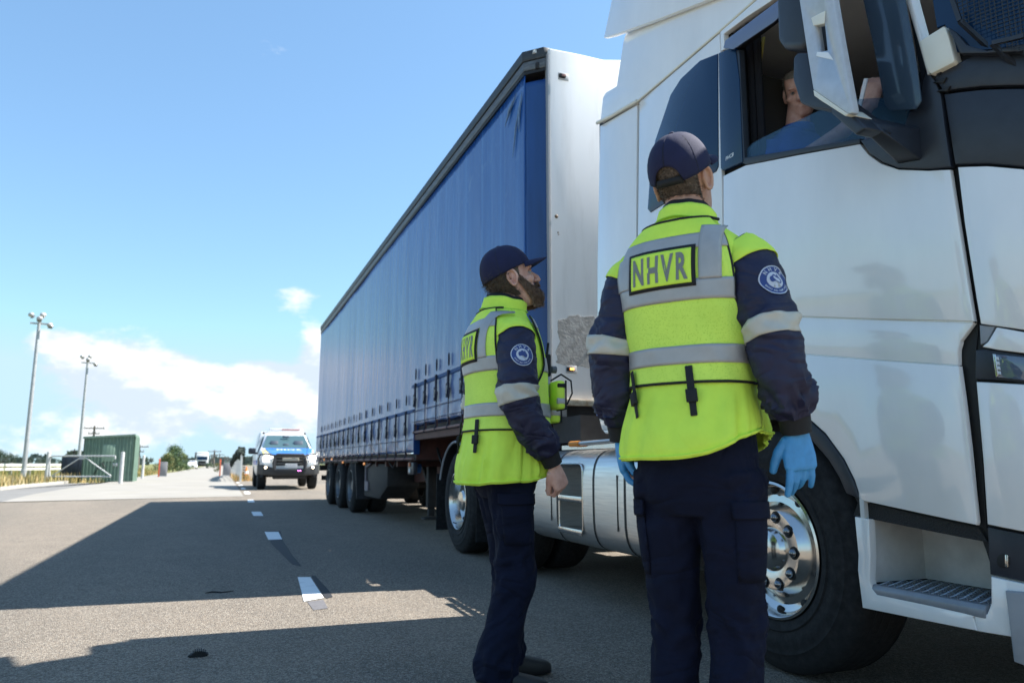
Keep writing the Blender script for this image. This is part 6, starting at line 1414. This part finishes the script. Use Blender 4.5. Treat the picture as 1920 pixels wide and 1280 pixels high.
# ---------------------------------------------------------------- hair builders
def nape_hair(col, th0, th1, z0, z1, n, L0, L1, off, seed, curl=.2, droop=.6, base=True):
    def f_(HM, body):
        m = hairm('hair_%d' % seed, col); r = random.Random(seed); R3 = HM.to_3x3()
        mb = MB(); mb.grid(lambda u, v: HM @ headP(lerp(th0,th1,u), lerp(z0,z1,v), off*(.4+.8*sin(pi*v)**.5)*(1 if .04 < u < .96 else .2)), 36, 12); h = mb.build('hair', m, body, smooth=70, recalc=False)
        mb = MB(); pts = []
        for _ in range(n):
            u, v = r.random(), r.random(); th = lerp(th0,th1,u); z = lerp(z0,z1,v); p = headP(th, z, off*.6); q = headP(th, z, off*.6+.01); pts.append((HM @ p, (R3 @ (q-p)).normalized()))
        strands(mb, pts, L0, L1, .0012, seed, droop, curl); mb.build('strands', m, h, smooth=0, recalc=False)
        return []
    return f_
def hair_R(HM, body):
    nape_hair((.13,.10,.08), -pi+.45, -.45, -.072, .078, 3000, .004, .009, .0018, 31, .1, .3)(HM, body); return []
def hair_L(HM, body):
    nape_hair((.115,.085,.058), -pi+.25, -.25, -.080, .02, 2200, .018, .05, .006, 41, .75, .4)(HM, body)
    nape_hair((.26,.21,.17), -.30, .22, .0, .03, 500, .004, .009, .002, 42, .1, .4)(HM, body)
    nape_hair((.26,.21,.17), pi-.22, pi+.30, .0, .03, 500, .004, .009, .002, 43, .1, .4)(HM, body)
    m = hairm('beard', (.17,.105,.068)); R3 = HM.to_3x3()
    # beard: full volume below the cheek line
    def bz(th):
        d = abs(th-pi/2); return cub([(0,-.060),(.5,-.066),(.95,-.058),(1.3,-.020),(1.6,-.008)], d)[0]
    def bf(u, v, off=1.0):
        th = lerp(pi/2-1.55, pi/2+1.55, u); d = abs(th-pi/2); z = lerp(-.132, bz(th), v); prof = max(0, sin(pi*min(1, .12+v*.86)))**.6; thick_ = (.013*math.exp(-(d/.95)**2)+.007)*prof*off
        p = headP(th, max(-.118, z), thick_); p.z = z-(.012 if v < .3 else 0)*(1-v/.3); return HM @ p
    mb = MB(); mb.grid(bf, 44, 20); b = mb.build('beard', m, body, smooth=70, recalc=False)
    r = random.Random(5); pts = []; cc = HM @ Vector((0,.03,-.06))
    for _ in range(4200):
        u, v = r.random(), r.random()**.9; p = bf(u, min(1.12, v*1.12+abs(r.gauss(0,.04))), .9); pts.append((p, (p-cc).normalized()))
    mb = MB(); dn = (R3 @ Vector((0,.25,-1))).normalized()
    strands(mb, pts, .010, .022, .0010, 6, .3, .22, dirf=lambda p, n_, rr: (n_*.55+dn*.75+Vector((rr.gauss(0,.2), rr.gauss(0,.2), rr.gauss(0,.2)))).normalized()); mb.build('strands', m, b, smooth=0, recalc=False)
    mb = MB(); mb.grid(lambda u, v: HM @ (headP(lerp(pi/2-.5,pi/2+.5,u), lerp(-.060,-.044,v), .010)+Vector((0,.006,0))), 14, 4); mo = mb.build('moustache', m, b, smooth=70, recalc=False, thick=.006)
    mb = MB(); pts = []
    for _ in range(700):
        u, v = r.random(), r.random(); p = HM @ (headP(lerp(pi/2-.55,pi/2+.55,u), lerp(-.062,-.042,v), .012)+Vector((0,.006,0))); pts.append((p, (R3 @ Vector((0,1,-.5))).normalized()))
    strands(mb, pts, .006, .014, .0006, 9, .5, .2, dirf=lambda p, n_, rr: (n_*.4+dn*.8+Vector((rr.gauss(0,.2), rr.gauss(0,.2), rr.gauss(0,.2)))).normalized()); mb.build('strands', m, mo, smooth=0, recalc=False)
    # eyebrows
    mb = MB(); pts = []
    for _ in range(260):
        sx = r.choice((-1,1)); u = r.random(); p = HM @ (Vector((sx*lerp(.012,.05,u), .1-.010*u*u, .027+.006*sin(u*2.4)+r.gauss(0,.0015)))); pts.append((p, (R3 @ Vector((sx*.8,.5,.1))).normalized()))
    strands(mb, pts, .006, .010, .0006, 12, .1, .1, dirf=lambda p, n_, rr: n_); mb.build('eyebrow', m, body, smooth=0, recalc=False)
    return []
# ---------------------------------------------------------------- the officer seen from behind
R_t = [(.86,0,-.005,.196,.152,.160),(.95,0,-.004,.192,.152,.158),(1.03,0,0,.182,.146,.148),(1.12,0,.004,.168,.136,.136),(1.22,0,.004,.172,.136,.136),(1.32,0,0,.186,.138,.142),(1.41,0,-.008,.192,.132,.140),(1.47,0,-.014,.184,.116,.128),(1.515,0,-.016,.164,.102,.112),(1.55,0,-.016,.128,.091,.097),(1.58,0,-.012,.094,.084,.088)]
spec_R = dict(torso=R_t, seed=3, hem=.905, waist=1.115, head=(-.012,.004,1.738), turn=-.03, roll=.0, pitch=.46, neck=(0,-.010,1.57), skin=M_skin, gloves=True, arch=True, hair=hair_R,
    armR=[((.135,-.012,1.478),.068),((.180,-.018,1.43),.077),((.214,-.032,1.33),.073),((.240,-.045,1.23),.068),((.256,-.036,1.13),.064),((.266,-.005,1.065),.058),((.268,.012,1.03),.046),((.270,.026,.982),.036)],
    armL=[((-.135,-.012,1.478),.068),((-.178,-.018,1.43),.077),((-.206,-.032,1.33),.073),((-.228,-.045,1.23),.068),((-.236,-.030,1.13),.065),((-.240,.0,1.06),.060),((-.242,.012,1.02),.046),((-.244,.024,.972),.036)],
    handR=dict(z=(.03,.10,-1), y=(.72,-.68,0), tw=-1, curl=(.25,.3,.2), per=((.10,.18,.15),(.30,.32,.2),(.42,.40,.25),(.22,.22,.15)), thumb=.6, spread=.10),
    handL=dict(z=(.10,.12,-1), y=(-.95,-.1,0), tw=1, curl=(.45,.5,.3), thumb=.4),
    legR=[((.082,0,.88),.094),((.088,.006,.75),.085),((.088,.012,.60),.074),((.086,.016,.47),.068),((.084,-.006,.30),.066),((.084,-.02,.12),.068),((.084,-.02,.07),.070)],
    legL=[((-.082,0,.88),.094),((-.088,.006,.75),.085),((-.088,.012,.60),.072),((-.088,.02,.47),.066),((-.088,.0,.30),.064),((-.090,-.01,.12),.066),((-.092,-.01,.07),.068)],
    toeR=(.03,.12,0), toeL=(-.03,.12,0), tapeR=(39,46), tapeL=(39,46), capR=11, capL=11, badgeR=(22, (.80,-.62,.12), .042), pit=1.24, armw=.62,
    collar=(1.555,1.625), collar_r=(.088,.076), collar_dy=.012, tabs=((.045,0),(-.115,0)),
    hemf=lambda th: .075*max(0, cos(th))**1.6-.004*sin(th)+.006*nz(th*2, 3),
    tapes=dict(h=((1.475,1.515),(1.335,1.392),(1.165,1.215)), v=((-.165,-.118,1.39,1.48),(.082,.135,1.39,1.535)), vf=((.06,.11,1.22,1.5),(-.11,-.06,1.22,1.5)), sign=(-.115,.075,1.372,1.482)))
officer('person', (1.25,1.795), radians(33-90), 'officer seen from behind in yellow vest, navy cap and blue gloves, facing the cab door', spec_R)
# ---------------------------------------------------------------- the bearded officer in profile
def extra_L(E, T_, ve, V_off, body):
    # pouches and radio on the front of the vest
    def front(x, z, off): return T_.back(x, z, V_off+off, front=True, wr=0)
    for (x, z, w, h, d) in ((.115,1.185,.09,.12,.04), (.02,1.16,.09,.17,.05)):
        c = front(x, z, .02+d/2); mb = MB(); mb.box(c, (w, d, h)); pk = mb.build('vest_pocket', M_yel, ve, bevel=.012, seg=3)
        mb = MB(); mb.box(c+Vector((0,d*.1,h*.32)), (w*1.05, d*1.05, h*.16)); mb.build('pocket_flap', M_black, pk, bevel=.005); mb = MB(); mb.box(c+Vector((0,.002,-h*.22)), (w*1.02, d*1.06, h*.22)); mb.build('pocket_tape', M_tapeR, pk, bevel=.004)
        mb = MB(); mb.tube([c+Vector((w/2+.001,d/2,h/2)), c+Vector((w/2+.001,d/2,-h/2)), c+Vector((-w/2,d/2,-h/2))], .004, 6); mb.build('pocket_edge', M_black, pk)
    c = front(.0, 1.33, .045); mb = MB(); mb.box(c, (.05,.035,.10)); rd = mb.build('radio', M_black, ve, bevel=.008); mb = MB(); mb.tube([c+Vector((.015,0,.05)), c+Vector((.018,.005,.10))], .006, 6); mb.build('aerial', M_black, rd)
    mb = MB(); a = front(.06, 1.255, .03); b = front(.01, 1.24, .10); mb.tube([a, a+Vector((0,.05,.03)), b+Vector((0,.05,.025)), b+Vector((0,.055,-.03)), b+Vector((0,.03,-.08))], .004, 6); mb.build('cord', M_black, ve)
    c = front(.085, 1.30, .03); mb = MB(); mb.tube([c, c+Vector((0,.02,0))], .016, 10); mb.build('clip', mat('clip_grey', (.10,.11,.12), .5), ve)
L_t = [(.80,0,-.010,.222,.170,.178),(.90,0,-.006,.222,.172,.176),(1.00,0,0,.214,.168,.164),(1.10,0,.004,.203,.160,.150),(1.20,0,.004,.206,.154,.150),(1.30,0,0,.216,.150,.152),(1.38,0,-.008,.220,.140,.150),(1.44,0,-.014,.210,.124,.136),(1.485,0,-.014,.182,.108,.118),(1.52,0,-.010,.138,.095,.102),(1.555,0,-.004,.096,.088,.092)]
spec_L = dict(torso=L_t, seed=11, hem=.825, waist=1.035, head=(0,.020,1.708), hs=1.07, nose=1.03, turn=-.06, roll=0, pitch=.32, neck=(0,-.010,1.545), skin=M_skin2, gloves=False, arch=False, hair=hair_L, capbadge=True,
    armR=[((.140,-.015,1.445),.070),((.190,-.020,1.395),.079),((.232,-.030,1.28),.078),((.250,-.030,1.16),.073),((.255,.005,1.07),.067),((.248,.070,.985),.060),((.242,.100,.940),.047),((.236,.125,.892),.037)],
    armL=[((-.140,-.015,1.445),.070),((-.190,-.020,1.395),.079),((-.240,-.02,1.28),.078),((-.262,-.02,1.16),.072),((-.262,.01,1.07),.066),((-.250,.05,.985),.060),((-.244,.07,.94),.047),((-.240,.085,.892),.037)],
    handR=dict(z=(-.10,.42,-.9), y=(.90,.42,.1), tw=-1, curl=(.85,1.15,.6), thumb=.25, spread=.10), handL=dict(z=(0,.15,-1), y=(-1,0,0), tw=1, curl=(.6,.6,.4)),
    legR=[((.086,0,.86),.098),((.092,.0,.74),.090),((.094,.010,.58),.080),((.096,.010,.45),.076),((.098,-.030,.28),.074),((.100,-.070,.12),.078),((.100,-.075,.065),.076)],
    legL=[((-.086,0,.86),.096),((-.096,.02,.74),.088),((-.100,.05,.58),.078),((-.104,.07,.45),.074),((-.108,.055,.28),.070),((-.110,.05,.12),.072),((-.110,.05,.065),.072)],
    toeR=(.02,.12,0), toeL=(-.02,.12,0), tapeR=(38,46), tapeL=(38,46), capR=9, capL=9, badgeR=(21, (.97,-.10,.05), .046), pit=1.20, armw=.58, pocket=-.1,
    collar=(1.52,1.605), collar_r=(.092,.082), collar_dy=.016, tabs=((.10,0),(-.09,0)),
    hemf=lambda th: .05*max(0, sin(th))**1.5-.012*max(0, -sin(th))+.006*nz(th*2, 8),
    tapes=dict(h=((1.455,1.495),(1.275,1.335),(1.09,1.145)), v=((-.150,-.105,1.33,1.46),(.10,.15,1.33,1.52)), vf=((.06,.115,1.18,1.46),(-.115,-.06,1.18,1.46)), sign=(-.10,.095,1.318,1.452)), extra=extra_L)
officer('person', (1.13,3.02), 0-pi/2, 'bearded officer in profile, navy cap and yellow vest, looking up at the driver', spec_L)
# ---------------------------------------------------------------- driver in the cab
def driver():
    hd = atX(1503, 172, XS+.36); E = empty('person', (hd.x, hd.y, 1.75), pi, label='truck driver in blue shirt sitting inside the cab behind the mirror', cat='person')
    hz = hd.z-1.75; M_shirt = mat('shirt_blue', (.02,.09,.46), .8, var=.2, vscale=14, bump=.1, bscale=200)
    HM = Matrix.Translation((0,0,hz)) @ Matrix.Rotation(-.9, 4, 'Z') @ Matrix.Rotation(-.45, 4, 'X')
    mb = MB(); head_geo(mb, HM, 1.0); mb.tube([(0,-.05,hz-.26),(0,-.04,hz-.15),(0,-.02,hz-.05)], [.07,.06,.055], 14)
    tk = [(hz-.72,0,-.06,.17,.13,.13),(hz-.55,0,-.06,.19,.14,.14),(hz-.40,0,-.06,.20,.13,.14),(hz-.30,0,-.06,.185,.11,.12),(hz-.24,0,-.06,.13,.09,.10),(hz-.20,0,-.055,.085,.075,.08)]
    T_ = Torso(tk, 2.4, 5, .005); mb.rings([[T_.P(2*pi*k/20, lerp(hz-.72, hz-.20, i/10), -.02, 0) for k in range(20)] for i in range(11)])
    # local +X is towards -X of the world (door side), +Y towards the front of the truck
    aN = [((.15,-.06,hz-.31),.06),((.20,-.05,hz-.42),.055),((.24,.02,hz-.50),.05),((.245,.14,hz-.50),.042),((.23,.28,hz-.40),.036),((.21,.34,hz-.33),.030)]
    hp = atX(1640, 150, XS+.32); lp = Vector((-(hp.x-hd.x), -(hp.y-hd.y), hp.z-1.75))
    aN[-1] = ((lp.x, lp.y-.03, lp.z-.10), .030); aN[-2] = ((lerp(.24,lp.x,.6), lerp(.14, lp.y, .6), lerp(hz-.5, lp.z-.1, .5)), .037)
    limb(mb, [(*p, r) for p, r in aN], 20, 14); hand_geo(mb, frame_from(aN[-1][0], (0,.25,1), (.8,.5,0)), curl=(.7,.8,.4), tw=1, thumb=.4, fat=1.1)
    aF = [((-.15,-.06,hz-.31),.06),((-.22,-.02,hz-.45),.055),((-.2,.12,hz-.52),.045),((-.1,.28,hz-.45),.036),((-.05,.33,hz-.42),.03)]; limb(mb, [(*p, r) for p, r in aF], 16, 12); hand_geo(mb, frame_from(aF[-1][0], (.3,1,.2), (0,0,1)), curl=(.7,.8,.4), tw=1)
    for sx in (-1,1): limb(mb, [(sx*.10,-.02,hz-.72,.09),(sx*.12,.22,hz-.70,.08),(sx*.12,.42,hz-.72,.065),(sx*.12,.50,hz-.95,.055),(sx*.12,.52,hz-1.1,.05)], 16, 12)
    b = mb.build('body', M_skin2, E, smooth=0); remesh(b, .0055, 3); face_parts(b, HM)
    mb = MB(); mb.grid(lambda u, v: T_.P(2*pi*u, lerp(hz-.72, hz-.20, v), 0), 48, 30); sh = mb.build('shirt', M_shirt, b, smooth=70, recalc=False, thick=.004)
    for A in (aN, aF): mb = MB(); limb(mb, [(*p, r+.014) for p, r in A[:3]], 24, 20, wr=.006, seed=2, joints=(.9,)); mb.build('sleeve', M_shirt, sh, smooth=70)
    mb = MB(); mb.grid(lambda u, v: Vector((.078*cos(2*pi*u), -.045+.08*sin(2*pi*u), hz-.225+.045*v)), 24, 3); mb.build('collar', M_shirt, sh, smooth=70, recalc=False, thick=.006)
    nape_hair((.20,.17,.14), -pi-.3, .3, -.05, .108, 1800, .006, .014, .004, 61, .2, .3)(HM, b); nape_hair((.20,.17,.14), 0, 2*pi, .072, .1165, 900, .006, .014, .004, 62, .2, .3)(HM, b)
    # card held in the hand: its own thing
    c = atX(1623, 152, XS+.20); d = atX(1613, 196, XS+.20); mb = MB(); u = (c-d).normalized(); mb.bar(d-u*.01, c+u*.01, .006, .022); tag(mb.build('phone_card', mat('card_white', (.85,.83,.84), .5), None, bevel=.002), 'white card held in the driver\'s raised hand', 'card')
driver()
# ------------------------------------------------------------------ keep the tree to thing > part > sub-part
def flatten():
    bpy.context.view_layer.update()
    wear = ('hair', 'beard', 'eyebrow', 'cap', 'trousers', 'jacket', 'vest', 'glove', 'boot', 'shirt')
    jobs = []
    for o in bpy.data.objects:
        chain = []; p = o.parent
        while p: chain.append(p); p = p.parent
        if not chain: continue
        if len(chain) >= 2 and chain[-2].name.split('.')[0] == 'body':      # clothing and hair are parts of the person
            if len(chain) == 2:
                if o.name.split('.')[0] in wear: jobs.append((o, chain[-1]))
            elif chain[-3].name.split('.')[0] in wear and len(chain) > 3: jobs.append((o, chain[-3]))
        elif len(chain) > 2: jobs.append((o, chain[-2]))
    saved = [(o, a, o.matrix_world.copy(), a.matrix_world.copy()) for o, a in jobs]
    for o, a, mw, am in saved:
        o.parent = a; o.matrix_parent_inverse = am.inverted(); o.matrix_basis = mw
flatten()
for o in bpy.data.objects:
    for k in ('_world', '_w'):
        if k in o: del o[k]
    if o.name.split('.')[0] == 'strands': o['kind'] = 'stuff'
